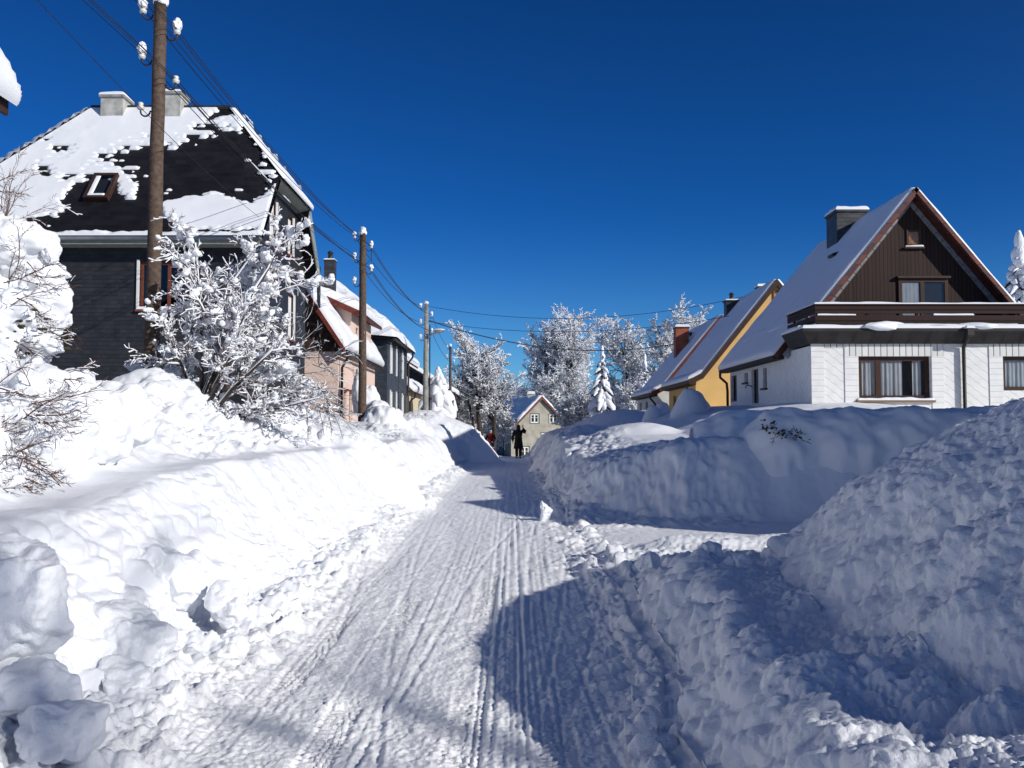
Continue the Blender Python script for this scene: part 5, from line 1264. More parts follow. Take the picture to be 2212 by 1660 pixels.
def frost_tree(name, label, x, y, zb, H, spread, seed, stems=None, group=None, dens=1.0, whit=1.0, trunk_r=None, lean=0, s0=.27):
    t = thing(name, label, 'tree', (x, y, zb), group)
    g = Grow(seed); rr = g.r
    cfg = dict(seg=[7,5,4,3], wob=[.05,.13,.2,.28], up=[.02,.07,.03,-.05], taper=[.28,.35,.5,.6], n=[int(31*dens),12,12], start=[s0,.12,.1], ang=[(.55,1.15),(.4,1.0),(.4,1.1)],
        len=[.43*spread,.44,.42], rad=[.42,.5,.55], rmin=.017, cone=.9)
    st = stems or [(0,0,1.0,0)]
    for (dx, dy, hf, ln) in st:
        g.branch(Vector((x+dx, y+dy, zb)), Vector((ln, 0, 1)).normalized(), H*hf, (trunk_r or H*.028)*hf, 0, cfg)
    g.wood('trunk', M['bark'], t, .05, sides=8); g.wood('crown', M['bark_grey'], t, 0, .05, 3)
    sc = y/900.   # rime thickness
    g.snow('crown_snow', M['snow_soft'], t, .75, .027*whit, .5, 0, .30, 4, .78, seed, horiz=.8)
    return t
grp = None
frost_tree('beech_tree', 'frosted tree with two thick dark trunks at the left, behind the person in red', at(1045,0,80)[0], 80, -1.9, 11.1, .92, 11, stems=[(0,0,1.0,-.02),(.95,.5,.86,.045),(-.3,.8,.72,-.14)], trunk_r=.30, dens=.9, s0=.40)
frost_tree('beech_tree', 'tallest broad frosted tree behind the small grey house', at(1212,0,121)[0], 121, -2.6, 17.6, 1.02, 23, stems=[(0,0,1.0,.0),(.9,.4,.86,.13),(-.8,.2,.86,-.13)], dens=1.5, whit=1.5, trunk_r=.34)
frost_tree('beech_tree', 'pale frosted tree just right of the slim snowy spruce', at(1362,0,92)[0], 92, -1.4, 12.2, 1.0, 37, stems=[(0,0,1.0,0),(.5,0,.85,.1)], whit=1.2, trunk_r=.2)
frost_tree('beech_tree', 'round frosted tree crown behind the brick chimney', at(1476,0,84)[0], 84, 0, 10.7, 1.1, 41, stems=[(0,0,1.0,0),(-.5,0,.9,-.12)], whit=1.2, trunk_r=.2)
frost_tree('young_tree', 'low frosted thicket tree right of the grey house gable', at(1268,0,86)[0], 86, -1.2, 5.4, 1.2, 53, stems=[(0,0,1,0),(.8,0,.9,.2),(-.8,.2,.9,-.2),(1.8,.2,.8,.1)], whit=1.0, trunk_r=.10, dens=1.1)
frost_tree('young_tree', 'thin frosted thicket tree between the lattice mast and the thick trunks', at(1022,0,92)[0], 92, -2, 7.0, 1.3, 59, stems=[(0,0,1,0),(1.6,1,.8,.1),(3.2,0,.7,0)], whit=1.0, trunk_r=.09)
frost_tree('young_tree', 'frosted thicket tree in front of the hill, left of the small grey house roof', at(1120,0,125)[0], 125, -2.5, 7.4, 1.4, 61, stems=[(0,0,1,0),(1.8,1,.8,.1),(-1.8,0,.9,0)], whit=1.1, trunk_r=.1)
frost_tree('young_tree', 'low frosted tree under the pale tree, right of the slim spruce', at(1395,0,80)[0], 80, -.3, 5.6, 1.5, 67, stems=[(0,0,1,0),(-1.4,0,.85,-.1),(1.5,.2,.8,.1)], whit=1.4, trunk_r=.1)

def spruce(name, label, x, y, zb, H, Rb, seed, tiers=13, droop=.55, per=9, green=.6, irregular=.2, lump=1.0, sub=3, pw=.75):
    t = thing(name, label, 'tree', (x, y, zb)); rs = random.Random(seed)
    MB().tube([(x,y,zb),(x,y,zb+H*.93)], [H*.03,.02], 6).build('trunk', M['bark'], t, True)
    C1, S1, C2, S2 = [], [], [], []; br = []
    V, F = ico(sub)
    mbs = MB(); mbg = MB()
    for i in range(tiers):
        f = (i+.3)/tiers; z = zb+H*(.06+.90*f); Rr = Rb*(1-f)**pw*(1+rs.uniform(-irregular,irregular)); n = max(3, int(per*(1-f*.65)))
        for k in range(n):
            a = 2*math.pi*(k+rs.random()*.7)/n; L = Rr*rs.uniform(.75,1.12); K = 6
            pts = []; 
            for j in range(K):
                s = j/(K-1); rad = L*s; pts.append((x+math.cos(a)*rad, y+math.sin(a)*rad, z-droop*L*(s**1.5)+.06*L*math.sin(s*3)))
            w = max(.06, L*.20)*lump
            P = np.array(pts); 
            # a drooping bough: flattened tube with bulges, snow on top and needles below
            rad = np.array([.35,.75,1.0,1.0,.8,.25])*w*np.array([rs.uniform(.8,1.25) for _ in range(K)])
            v, q = tubes(P[None], rad[None], 9); n_ = fbm(v[:,0]*3/lump+seed, v[:,1]*3/lump, v[:,2]*3/lump, 2)
            cen = np.repeat(P, 9, axis=0); v = cen+(v-cen)*(1+.28*n_)[:,None]; v[:,2] = np.where(v[:,2] < cen[:,2], cen[:,2]+(v[:,2]-cen[:,2])*.55, v[:,2])
            mbs.add(v, [q, [tuple(range(8,-1,-1))], [tuple(range(45,54))]])
            v2, q2 = tubes((P-np.array([0,0,w*.42]))[None], (rad*.85)[None], 7); n_ = fbm(v2[:,0]*9+seed, v2[:,1]*9, v2[:,2]*9, 2); cen = np.repeat(P-np.array([0,0,w*.42]), 7, axis=0); v2 = cen+(v2-cen)*(1+.5*n_)[:,None]
            if rs.random() < green: mbg.add(v2, [q2, [tuple(range(6,-1,-1))], [tuple(range(35,42))]])
    mbs.add(*(lambda a: (a[0], [a[1]]))(lumps([(x,y,zb+H*.97),(x,y,zb+H*.9)], [(.08*Rb,.08*Rb,H*.05),(.13*Rb,.13*Rb,H*.05)], 2, .2, seed=seed)))
    C0 = []; S0 = []
    for i in range(int(tiers*per*.9)):
        f = rs.random()**1.1; a = rs.uniform(0, 6.283); rd = Rb*(1-f)**.8*rs.uniform(.15,.85); s = Rb*(.055+.10*(1-f))*rs.uniform(.7,1.3)*lump
        C0.append((x+math.cos(a)*rd, y+math.sin(a)*rd, zb+H*(.08+.90*f)-droop*rd*.5)); S0.append((s*1.1, s*1.1, s*rs.uniform(.8,1.5)))
    mbs.add(*(lambda q: (q[0], [q[1]]))(lumps(C0, S0, 2, .3, 1.5, seed=seed)))
    if mbg.v: mbg.build('foliage', M['needle'], t, True)
    mbs.build('snow_load', M['snow_soft'], t, True)
    return t
spruce('spruce_tree', 'spruce buried under drooping snow beside the concrete lamp pole', at(950,0,58)[0], 58, -.2, at(950,796,58)[2]+.2, 1.75, 5, 10, .95, 13, .2, lump=1.7, pw=.45)
spruce('spruce_tree', 'slim snowy spruce standing right of the broad frosted tree', at(1297,0,70)[0], 70, -.2, at(1297,750,70)[2]+.2, 1.5, 8, 15, .8, 9, .75, lump=1.15, pw=.6)
spruce('spruce_tree', 'slim snow-clad conifer behind the right eave of the white house', at(2186,0,44)[0], 44, 0, at(2176,508,44)[2], 2.7, 12, 22, .5, 10, .7, lump=.75, irregular=.35)
spruce('spruce_tree', 'short bushy snow-clumped conifer at the foot of the red-verge house roof', at(1387,0,66)[0], 66, .5, at(1387,768,66)[2]-.5, 1.35, 15, 11, .3, 9, .9, lump=.7, irregular=.35)

# snow-laden fruit tree in front of the slate house
def fruit_tree():
    b = at(428,885,13.6); t = thing('fruit_tree', 'spreading fruit tree loaded with snow lumps in front of the slate house', 'tree', (b[0], 13.6, 1.4))
    g = Grow(4); rr = g.r; base = Vector((b[0], 13.6, 1.5))
    cfg = dict(seg=[7,6,4,3], wob=[.09,.16,.24,.3], up=[-.01,-.035,-.04,-.03], taper=[.35,.4,.5,.6], n=[10,8,6], start=[.28,.15,.1], ang=[(.4,1.0),(.4,1.0),(.4,1.1)], len=[.42,.48,.5], rad=[.5,.5,.6], rmin=.0045, cone=.8)
    s0 = base; 
    g.line([s0+Vector((0,0,-.5)), s0+Vector((.01,0,-.2)), s0+Vector((0,.02,.12))], .11, .09)
    top = s0+Vector((0,0,.08))
    # main limbs aimed at spots of the crown (direction, length, radius)
    for (px, py, Y, r) in ((500,470,13.5,.050),(560,560,13.9,.048),(395,690,13.2,.040),(600,760,13.4,.045),(640,690,13.9,.040),(400,600,13.5,.034),(470,560,14.2,.042),(665,830,13.3,.030),(520,880,12.9,.026),(580,690,13.2,.036),(650,880,13.6,.026),(430,520,13.3,.034)):
        e = Vector(at(px,py,Y)); d = (e-top); L = d.length; d.normalize()
        g.branch(top+Vector((rr.uniform(-.04,.04),rr.uniform(-.04,.04),rr.uniform(-.05,.05))), (d+Vector((0,0,.10))).normalized(), L, r, 0, cfg)
    # long pendulous twigs to the right
    g.wood('trunk', M['bark'], t, .02, sides=8); g.wood('twigs', M['bark_red'], t, 0, .02, 4)
    g.snow('limb_snow', M['snow_soft'], t, .62, .012, .6, .016, 9, 7, 1.0, 8, horiz=.5)
    g.snow('branch_snow', M['snow_soft'], t, .85, .0075, .7, 0, .016, 5, .72, 3, horiz=.85)
    tips = g.tips(); cen = []; scl = []; rs = random.Random(9)
    for p, r in tips:
        hi = min(1, max(.10, (p[0][2]-2.0)/2.0))
        if r > .03 or rs.random() > (.16 if r > .01 else .06)*hi+.012: continue
        m = 3*(len(p)-1); w0 = rs.uniform(.022,.044)*(1+.35*hi); ph = rs.uniform(0,6)
        for k in range(m+1):
            f = k/m*(len(p)-1); i0 = min(int(f), len(p)-2); u_ = f-i0
            q = [p[i0][a]*(1-u_)+p[i0+1][a]*u_ for a in range(3)]
            s_ = w0*(.55+.55*abs(math.sin(ph+k*.9)))*(1-.35*k/m); cen.append((q[0], q[1], q[2]+s_*.45)); scl.append((s_*1.15, s_*1.15, s_*rs.uniform(.75,1.15)))
    P, q = lumps(cen, scl, 2, .28, 1.3, 5); o = link_mesh('snow_lumps', P, [q], M['snow_soft'], t, True)
fruit_tree()

def twig_cluster(t, specs, mt, seed, snow=True, rad=.006):
    """specs: (origin, direction, length, count, spread)"""
    g = Grow(seed); rr = g.r
    cfg = dict(seg=[6,5,3], wob=[.12,.18,.25], up=[-.02,-.02,0], taper=[.45,.5,.5], n=[6,4], start=[.25,.2], ang=[(.3,.8),(.3,.9)], len=[.5,.5], rad=[.6,.65], rmin=.0022, cone=.7)
    for (o, d, L, n, sp) in specs:
        for i in range(n):
            dd = (Vector(d)+Vector((rr.gauss(0,sp), rr.gauss(0,sp), rr.gauss(0,sp)))).normalized()
            g.branch(Vector(o)+Vector((rr.gauss(0,.08), rr.gauss(0,.08), rr.gauss(0,.08))), dd, L*rr.uniform(.6,1.2), rad*rr.uniform(.7,1.3), 0, cfg)
    g.wood('twigs', mt, t, 0, 9, 4)
    if snow: g.snow('twig_snow', M['snow_soft'], t, .9, .0025, .8, 0, 9, 5, .35, seed)
    return g

def snowy_bush(name, label, blobs, specs, mt, seed, needles=None, sub=4, amp=.22, cat='bush', freq=1.7):
    """blobs: (px,py,Y,rx,ry,rz)"""
    c = [at(b[0],b[1],b[2]) for b in blobs]; mn = min(c, key=lambda p: p[2])
    t = thing(name, label, cat, (mn[0], mn[1], gz(mn[0], mn[1])))
    mb = MB()
    P, q = lumps(c, [b[3:6] for b in blobs], sub, amp, freq, seed)
    n = fbm(P[:,0]*5+seed, P[:,1]*5, P[:,2]*5, 3); cc = np.repeat(np.array(c), len(ico(sub)[0]), axis=0); P = P+(P-cc)*(.13*n)[:,None]
    link_mesh('snow_load', P, [q], M['snow_soft'], t, True)
    if specs: twig_cluster(t, [(at(*s[0]), s[1], s[2], s[3], s[4]) for s in specs], mt, seed)
    if needles:
        cen = []; scl = []; rs = random.Random(seed)
        for (px,py,Y,r,n_) in needles:
            o = at(px,py,Y)
            for i in range(n_): cen.append((o[0]+rs.gauss(0,r), o[1]+rs.gauss(0,r*.5), o[2]+rs.gauss(0,r))); s=rs.uniform(.010,.028); scl.append((s*1.8,s,s*.6))
        P, q = lumps(cen, scl, 2, .6, 2.2, seed); link_mesh('foliage', P, [q], M['needle_brown'], t, True)
    return t
snowy_bush('snowy_bush', 'tall shrub at the left picture edge bowed under big snow pillows', [
    (30,530,8.6,.34,.32,.28),(-20,600,8.8,.5,.4,.42),(85,640,8.7,.22,.26,.38),(40,700,8.4,.40,.34,.24),(112,545,8.6,.075,.09,.12),(70,590,8.9,.26,.3,.2),(-60,500,9.0,.45,.4,.4),(128,690,8.8,.10,.13,.10),(15,660,8.3,.2,.2,.16),
    (30,760,8.3,.28,.3,.22),(95,745,8.2,.16,.18,.10),(-40,740,8.5,.5,.4,.3),(-60,640,8.6,.5,.4,.35),(60,800,8.2,.22,.2,.12)],
    [((20,640,8.1),(.7,-.1,-.1),.45,6,.35),((-10,480,8.6),(.3,0,.8),.5,6,.3),((30,600,8.2),(.6,-.2,.2),.36,5,.4),((100,700,8.2),(.8,0,-.35),.25,5,.3),((50,740,8.1),(.8,-.1,-.2),.33,6,.3),((-20,400,8.8),(.4,0,.3),.45,6,.4)], M['bark_red'], 3, needles=[(120,705,8.6,.05,14),(60,745,8.1,.12,16),(20,760,8.1,.14,18),(150,730,8.3,.05,10)])
snowy_bush('snowy_shrub', 'low shrub with bare drooping twigs half buried in the bank at left', [
    (60,860,7.6,.38,.35,.32),(150,880,7.8,.36,.34,.30),(-30,840,7.6,.42,.36,.34),(110,960,7.4,.34,.3,.28),(200,950,7.9,.30,.3,.26),(20,930,7.2,.30,.3,.24),(260,900,8.4,.35,.35,.30),(-40,960,7.0,.3,.3,.3),(130,1025,7.3,.20,.22,.17)],
    [((10,870,7.2),(.8,-.1,.1),.5,9,.35),((60,900,7.1),(.8,-.1,-.35),.5,8,.3),((-10,950,6.9),(.6,-.1,-.2),.5,8,.4),((110,830,7.6),(.9,0,.15),.32,5,.25),((20,1010,6.8),(.5,-.1,-.4),.35,12,.5),((-10,1080,6.7),(.7,-.1,.2),.3,12,.5)], M['bark_red'], 6, needles=[(10,1060,6.9,.10,16)])
snowy_bush('snowy_bush', 'bent bush with hanging twigs at the right foot of the fruit tree', [(610,795,14.2,.22,.25,.14),(560,800,14.0,.25,.25,.14),(520,770,14.4,.2,.2,.12),(650,830,14.3,.2,.2,.12),(690,850,14.6,.14,.14,.09)],
    [((600,780,13.9),(.7,-.1,.15),.9,8,.35),((640,830,13.9),(.7,-.1,-.3),.8,8,.3),((700,860,14.0),(.3,-.1,-.8),.6,12,.35),((560,840,13.7),(.6,-.1,.1),.9,6,.4),((690,790,14.2),(.5,0,-.1),.7,6,.4)], M['bark'], 9, sub=3, amp=.4)
snowy_bush('snowy_bush', 'small snow-covered bush stump just left of the tall wooden pole foot', [(298,792,15.2,.2,.2,.10),(380,800,15.4,.2,.2,.08)], [((300,800,15.1),(0,0,1),.2,6,.6)], M['bark'], 12, sub=3)
snowy_bush('snow_covered_shrub', 'rounded snow-covered shrub beneath the pink house windows', [(800,885,32.4,.35,.4,.9),(815,900,32,.6,.5,.6),(775,850,33.4,.25,.3,.9)], None, None, 15, sub=3, amp=.12)

# ================================================================ hedges
def hedge(name, label, x0, x1, y0, y1, zb, zt, seed, twigs=None, bulge=.25):
    t = thing(name, label, 'hedge', ((x0+x1)/2, (y0+y1)/2, zb))
    # leafy core
    L = x1-x0; W = y1-y0; cx, cy = (x0+x1)/2, (y0+y1)/2
    n = int(L/.05); m = 150; a = np.linspace(0, 2*math.pi, m, endpoint=False)
    # profile loft along x: superellipse in y,z
    U = np.linspace(0, 1, n+1)
    ends = np.clip(np.minimum(U, 1-U)*L/(1.5), 0, 1); sc = np.sqrt(np.clip(1-(1-ends)**2, 0, 1))*.97+.03
    A, UU = np.meshgrid(a, U); S = np.repeat(sc[:, None], m, 1)
    def se(v, e=.62): return np.sign(v)*np.abs(v)**e
    zc = (zb+zt)/2; hz = (zt-zb)/2
    Xp = x0+UU*L; Yp = cy+se(np.cos(A))*W/2*(.55+.45*S); Zp = zb+ (hz + se(np.sin(A))*hz)*(.72+.28*S)
    mush = 1.02-.14*np.sin(A)
    Yp = cy+(Yp-cy)*mush*S**.35
    nn = fbm(Xp*1.2+seed, Yp*1.2, Zp*1.2, 3)*.17+.035*np.abs(perlin(Xp*6, Yp*6, Zp*3))+.05*perlin(Xp*3.2+seed, Yp*2, Zp*.6)
    Yp += nn*se(np.cos(A), 1)*1.2; Zp += nn*np.sin(A)*.7
    idx = np.arange(Xp.size).reshape(Xp.shape); q = np.stack([idx[:-1], np.roll(idx[:-1],-1,1), np.roll(idx[1:],-1,1), idx[1:]], -1).reshape(-1,4)
    caps = [[tuple(idx[0])[::-1]], [tuple(idx[-1])]]
    link_mesh('snow_cover', np.stack([Xp,Yp,Zp],-1).reshape(-1,3), [q[:, ::-1], caps[0], caps[1]], M['snow_soft'], t, True)
    if twigs:
        cen = []; scl = []; rs = random.Random(seed)
        for (px,py,Y,rx,rz,n_) in twigs:
            o = at(px,py,Y)
            for i in range(n_): s = rs.uniform(.008,.020); cen.append((o[0]+rs.gauss(0,rx), o[1]+rs.uniform(-.10,.12), o[2]+rs.gauss(0,rz))); scl.append((s*1.5,s,s))
        P, q = lumps(cen, scl, 1, .5, 2, seed); link_mesh('foliage', P, [q], M['needle_brown'], t, True)
        specs = [((tw[0],tw[1],tw[2]),(0,-.6,.1),.16,8,.6) for tw in twigs]; twig_cluster(t, [(at(*s[0]), s[1], s[2], s[3], s[4]) for s in specs], M['bark'], seed, False, .004)
    return t
hx = at(1612,940,15.8)[0]
hedge('hedge', 'long hedge wholly coated in snow in front of the white house', hx, 10.2, 15.5, 17.2, -.3, 1.97, 2, [(1662,925,15.72,.07,.06,26),(1690,938,15.58,.09,.04,20),(1730,945,15.5,.08,.03,9)])
hedge('hedge', 'shorter smooth snow-covered hedge just behind the left end of the long one', at(1500,905,18.5)[0], at(1720,905,18.5)[0], 18.2, 19.6, .2, 2.02, 5)
def cone_shrub(label, px, pyt, Y, w, seed):
    b = at(px, pyt, Y); t = thing('snow_covered_shrub', label, 'shrub', (b[0], Y, 1.0)); n = 26; zs = np.linspace(0, 1, n); m = 40; a = np.linspace(0, 2*math.pi, m, endpoint=False)
    A, Zs = np.meshgrid(a, zs); r = w*np.sqrt(np.clip(1-Zs**2.0, 0, 1))*(1+.1*perlin(A*1.5, Zs*3, seed)); H = b[2]-1.0
    X = b[0]+r*np.cos(A)+.10*w*Zs; Y_ = Y+r*np.sin(A); Z = 1.0+Zs*H; X += .05*perlin(X*3, Y_*3, Z*3)
    idx = np.arange(A.size).reshape(A.shape); q = np.stack([idx[:-1], np.roll(idx[:-1],-1,1), np.roll(idx[1:],-1,1), idx[1:]], -1).reshape(-1,4)
    link_mesh('snow_cover', np.stack([X,Y_,Z],-1).reshape(-1,3), [q], M['snow_soft'], t, True)
cone_shrub('tall cone-shaped snow-covered shrub in front of the yellow house corner', 1490, 841, 31.0, .82, 3)
cone_shrub('low dome-shaped snow-covered shrub left of the tall cone-shaped one', 1428, 868, 33.0, .55, 6)

# ================================================================ blocks of ploughed snow
def snow_block(label, px, py, Y, sx, sy, sz, seed, rot=0.0, group='blocks of ploughed snow'):
    b = at(px, py, Y); rs = np.random.RandomState(seed)
    V, F = ico(5); 
    # convex chunk: cut a sphere by random planes, then soften
    P = V.copy(); 
    for k in range(11):
        n = rs.normal(size=3); n /= np.linalg.norm(n); d = rs.uniform(.5,.8); s = P@n; P = P-np.outer(np.maximum(s-d, 0)*.92, n)
    P = P*np.array([sx,sy,sz]); c, s_ = math.cos(rot), math.sin(rot); P = np.stack([P[:,0]*c-P[:,1]*s_, P[:,0]*s_+P[:,1]*c, P[:,2]], -1)
    W = P+np.array(b); n = .05*fbm(W[:,0]*5, W[:,1]*5, W[:,2]*5, 3)+.03*np.abs(perlin(W[:,0]*9, W[:,1]*9, W[:,2]*9))+.02*np.abs(perlin(W[:,0]*16, W[:,1]*16, W[:,2]*16)); nn = P/np.linalg.norm(P, axis=1)[:,None]
    W = W+nn*n[:,None]
    o = link_mesh('snow_block', W, [F], M['snow_rough'], None, True); tag(o, label, 'snow block', group)
for a in ((
    'squarish snow block with flat top beside the dark gap, lower left', 290,1385,5.35,.30,.26,.30,1,.3),
    ('broad rounded snow lump behind the squarish block', 300,1262,6.3,.42,.36,.26,2,.1),
    ('snow lump right of the broad one, at the lane edge', 385,1268,6.35,.22,.28,.24,3,1),
    ('upright small snow lump right of the squarish block, at the lane edge', 492,1305,6.25,.14,.14,.15,4,.5),
    ('big smooth snow boulder cut by the left picture edge', 20,1330,4.5,.36,.4,.42,5,.2),
    ('snow lump at the far left bottom, below the big boulder', 60,1500,4.15,.30,.24,.16,6,.8),
    ('snow lump left of the squarish block base', 200,1300,5.9,.26,.26,.24,7,.2),
    ('rounded snow lump at the bottom left corner beside a dark hollow', 130,1600,3.95,.20,.18,.13,8,.4),
    ('small snow lump below the squarish block', 270,1475,5.0,.16,.14,.12,9,.9),
    ('knobbly snow block on the crest of the right roadside bank', 1545,1205,7.6,.13,.13,.13,10,.1),
    ('round snow block next to the knobbly one on the right roadside bank', 1600,1235,7.2,.16,.15,.14,11,.6),
    ('small snow block at the left end of the right bank crest', 1405,1215,8.2,.13,.13,.14,12,.2),
    ('pointed snow chunk catching the sun at the driveway corner', 1178,1108,15.4,.13,.14,.22,13,.2),
    ('small bright snow chunk in the shaded slope, lower right', 1900,1540,3.9,.08,.07,.05,14,.2),
    ('bright snow chunk nearest the right picture edge', 2120,1570,3.6,.09,.08,.06,15,.9),
    ('snow chunk low in the shaded bank, below the small bright one', 1650,1590,4.0,.08,.07,.06,16,.5)): snow_block(*a)

# ================================================================ people
def skin_body(name, joints, edges, mt, parent, sub=2):
    """joints: {n:(x,y,z,rx,ry)}; one continuous skinned surface"""
    names = list(joints); me = bpy.data.meshes.new(name)
    off = np.array(parent.location)
    me.from_pydata([tuple(np.array(joints[n][:3])-off) for n in names], [(names.index(a), names.index(b)) for a, b in edges], [])
    o = bpy.data.objects.new(name, me); C.objects.link(o)
    md = o.modifiers.new('s', 'SKIN'); md.use_smooth_shade = True
    for i, n in enumerate(names):
        v = me.skin_vertices[0].data[i]; v.radius = (joints[n][3], joints[n][4]); v.use_root = (i == 0)
    sb = o.modifiers.new('b', 'SUBSURF'); sb.levels = sub; sb.render_levels = sub
    dg = bpy.context.evaluated_depsgraph_get(); m2 = bpy.data.meshes.new_from_object(o.evaluated_get(dg)); bpy.data.objects.remove(o)
    m2.materials.clear(); m2.materials.append(mt)
    for p in m2.polygons: p.use_smooth = True
    n_ = bpy.data.objects.new(name, m2); C.objects.link(n_); n_.parent = parent; return n_
def loft(rings, seg=20):
    """rings: (cx,cy,z,rx,ry)"""
    V = []; a = np.linspace(0, 2*math.pi, seg, endpoint=False)
    for (cx,cy,z,rx,ry) in rings:
        for t in a: V.append((cx+rx*math.cos(t), cy+ry*math.sin(t), z+.008*math.sin(5*t)))
    n = len(rings); idx = np.arange(n*seg).reshape(n, seg); q = np.stack([idx[:-1], np.roll(idx[:-1],-1,1), np.roll(idx[1:],-1,1), idx[1:]], -1).reshape(-1,4)
    return V, [q, [tuple(idx[0])[::-1]], [tuple(idx[-1])]]
def hand_chain(J, E, wrist, d, side, pre, up):
    """palm and five fingers continuing the forearm"""
    w = np.array(wrist); d = nrm3(d); s = nrm3(np.cross(d, up)); n = np.cross(s, d)
    pk = pre+'palm'; J[pk] = (*(w+d*.055), .036, .020); E.append((pre+'wrist', pk)); kn = pre+'knuckle'; J[kn] = (*(w+d*.088), .038, .017); E.append((pk, kn))
    for i, (o, L) in enumerate(((-.030,.070),(-.010,.080),(.010,.076),(.029,.060))):
        a = w+d*.098+s*o; b = a+d*L*.5+n*.012; c = a+d*L*.9+n*.034
        for k, p, r in ((0,a,.0095),(1,b,.0085),(2,c,.007)): J['%sf%d%d' % (pre,i,k)] = (*p, r, r)
        E += [(kn, '%sf%d0' % (pre,i)), ('%sf%d0' % (pre,i), '%sf%d1' % (pre,i)), ('%sf%d1' % (pre,i), '%sf%d2' % (pre,i))]
    a = w+d*.045-s*.036*side; b = w+d*.080-s*.058*side+n*.01
    J[pre+'t0'] = (*a, .011, .011); J[pre+'t1'] = (*b, .009, .009); E += [(pk, pre+'t0'), (pre+'t0', pre+'t1')]

def head_mesh(mb, c, face=(0,1), s=1.0):
    """head with brow, nose, mouth, chin and ears; face = horizontal direction it looks to"""
    V, F = ico(4); f = np.array([face[0], face[1], 0.]); f /= np.linalg.norm(f); r = np.cross(f, (0,0,1.)); P = V.copy()
    lx = V[:,0]; ly = V[:,1]; lz = V[:,2]
    w = .076*(1-.22*ss(-.1,-1.0,lz)); dpt = .098*(1-.10*ss(0,-1,lz)); h = .118
    X = lx*w; Y = ly*dpt; Z = lz*h
    fr = np.clip(ly, 0, 1)
    def bump(x0,z0,sx,sz,a): return a*np.exp(-((lx-x0)/sx)**2-((lz-z0)/sz)**2)*ss(.2,.6,ly)
    Y = Y+bump(0,-.12,.13,.20,.026)+bump(0,.02,.10,.2,.008)+bump(0,-.50,.26,.10,.007)-bump(.36,.05,.17,.11,.012)-bump(-.36,.05,.17,.11,.012)+bump(0,.24,.6,.10,.006)+bump(0,-.80,.25,.16,.010)
    for sg in (-1,1): X = X+sg*.016*np.exp(-((lx-sg*.98)/.14)**2-((ly+.05)/.22)**2-((lz-0)/.26)**2)
    W = np.array(c)+s*(X[:,None]*r+Y[:,None]*f+Z[:,None]*np.array([0,0,1.])); mb.add(W, [F]); return mb

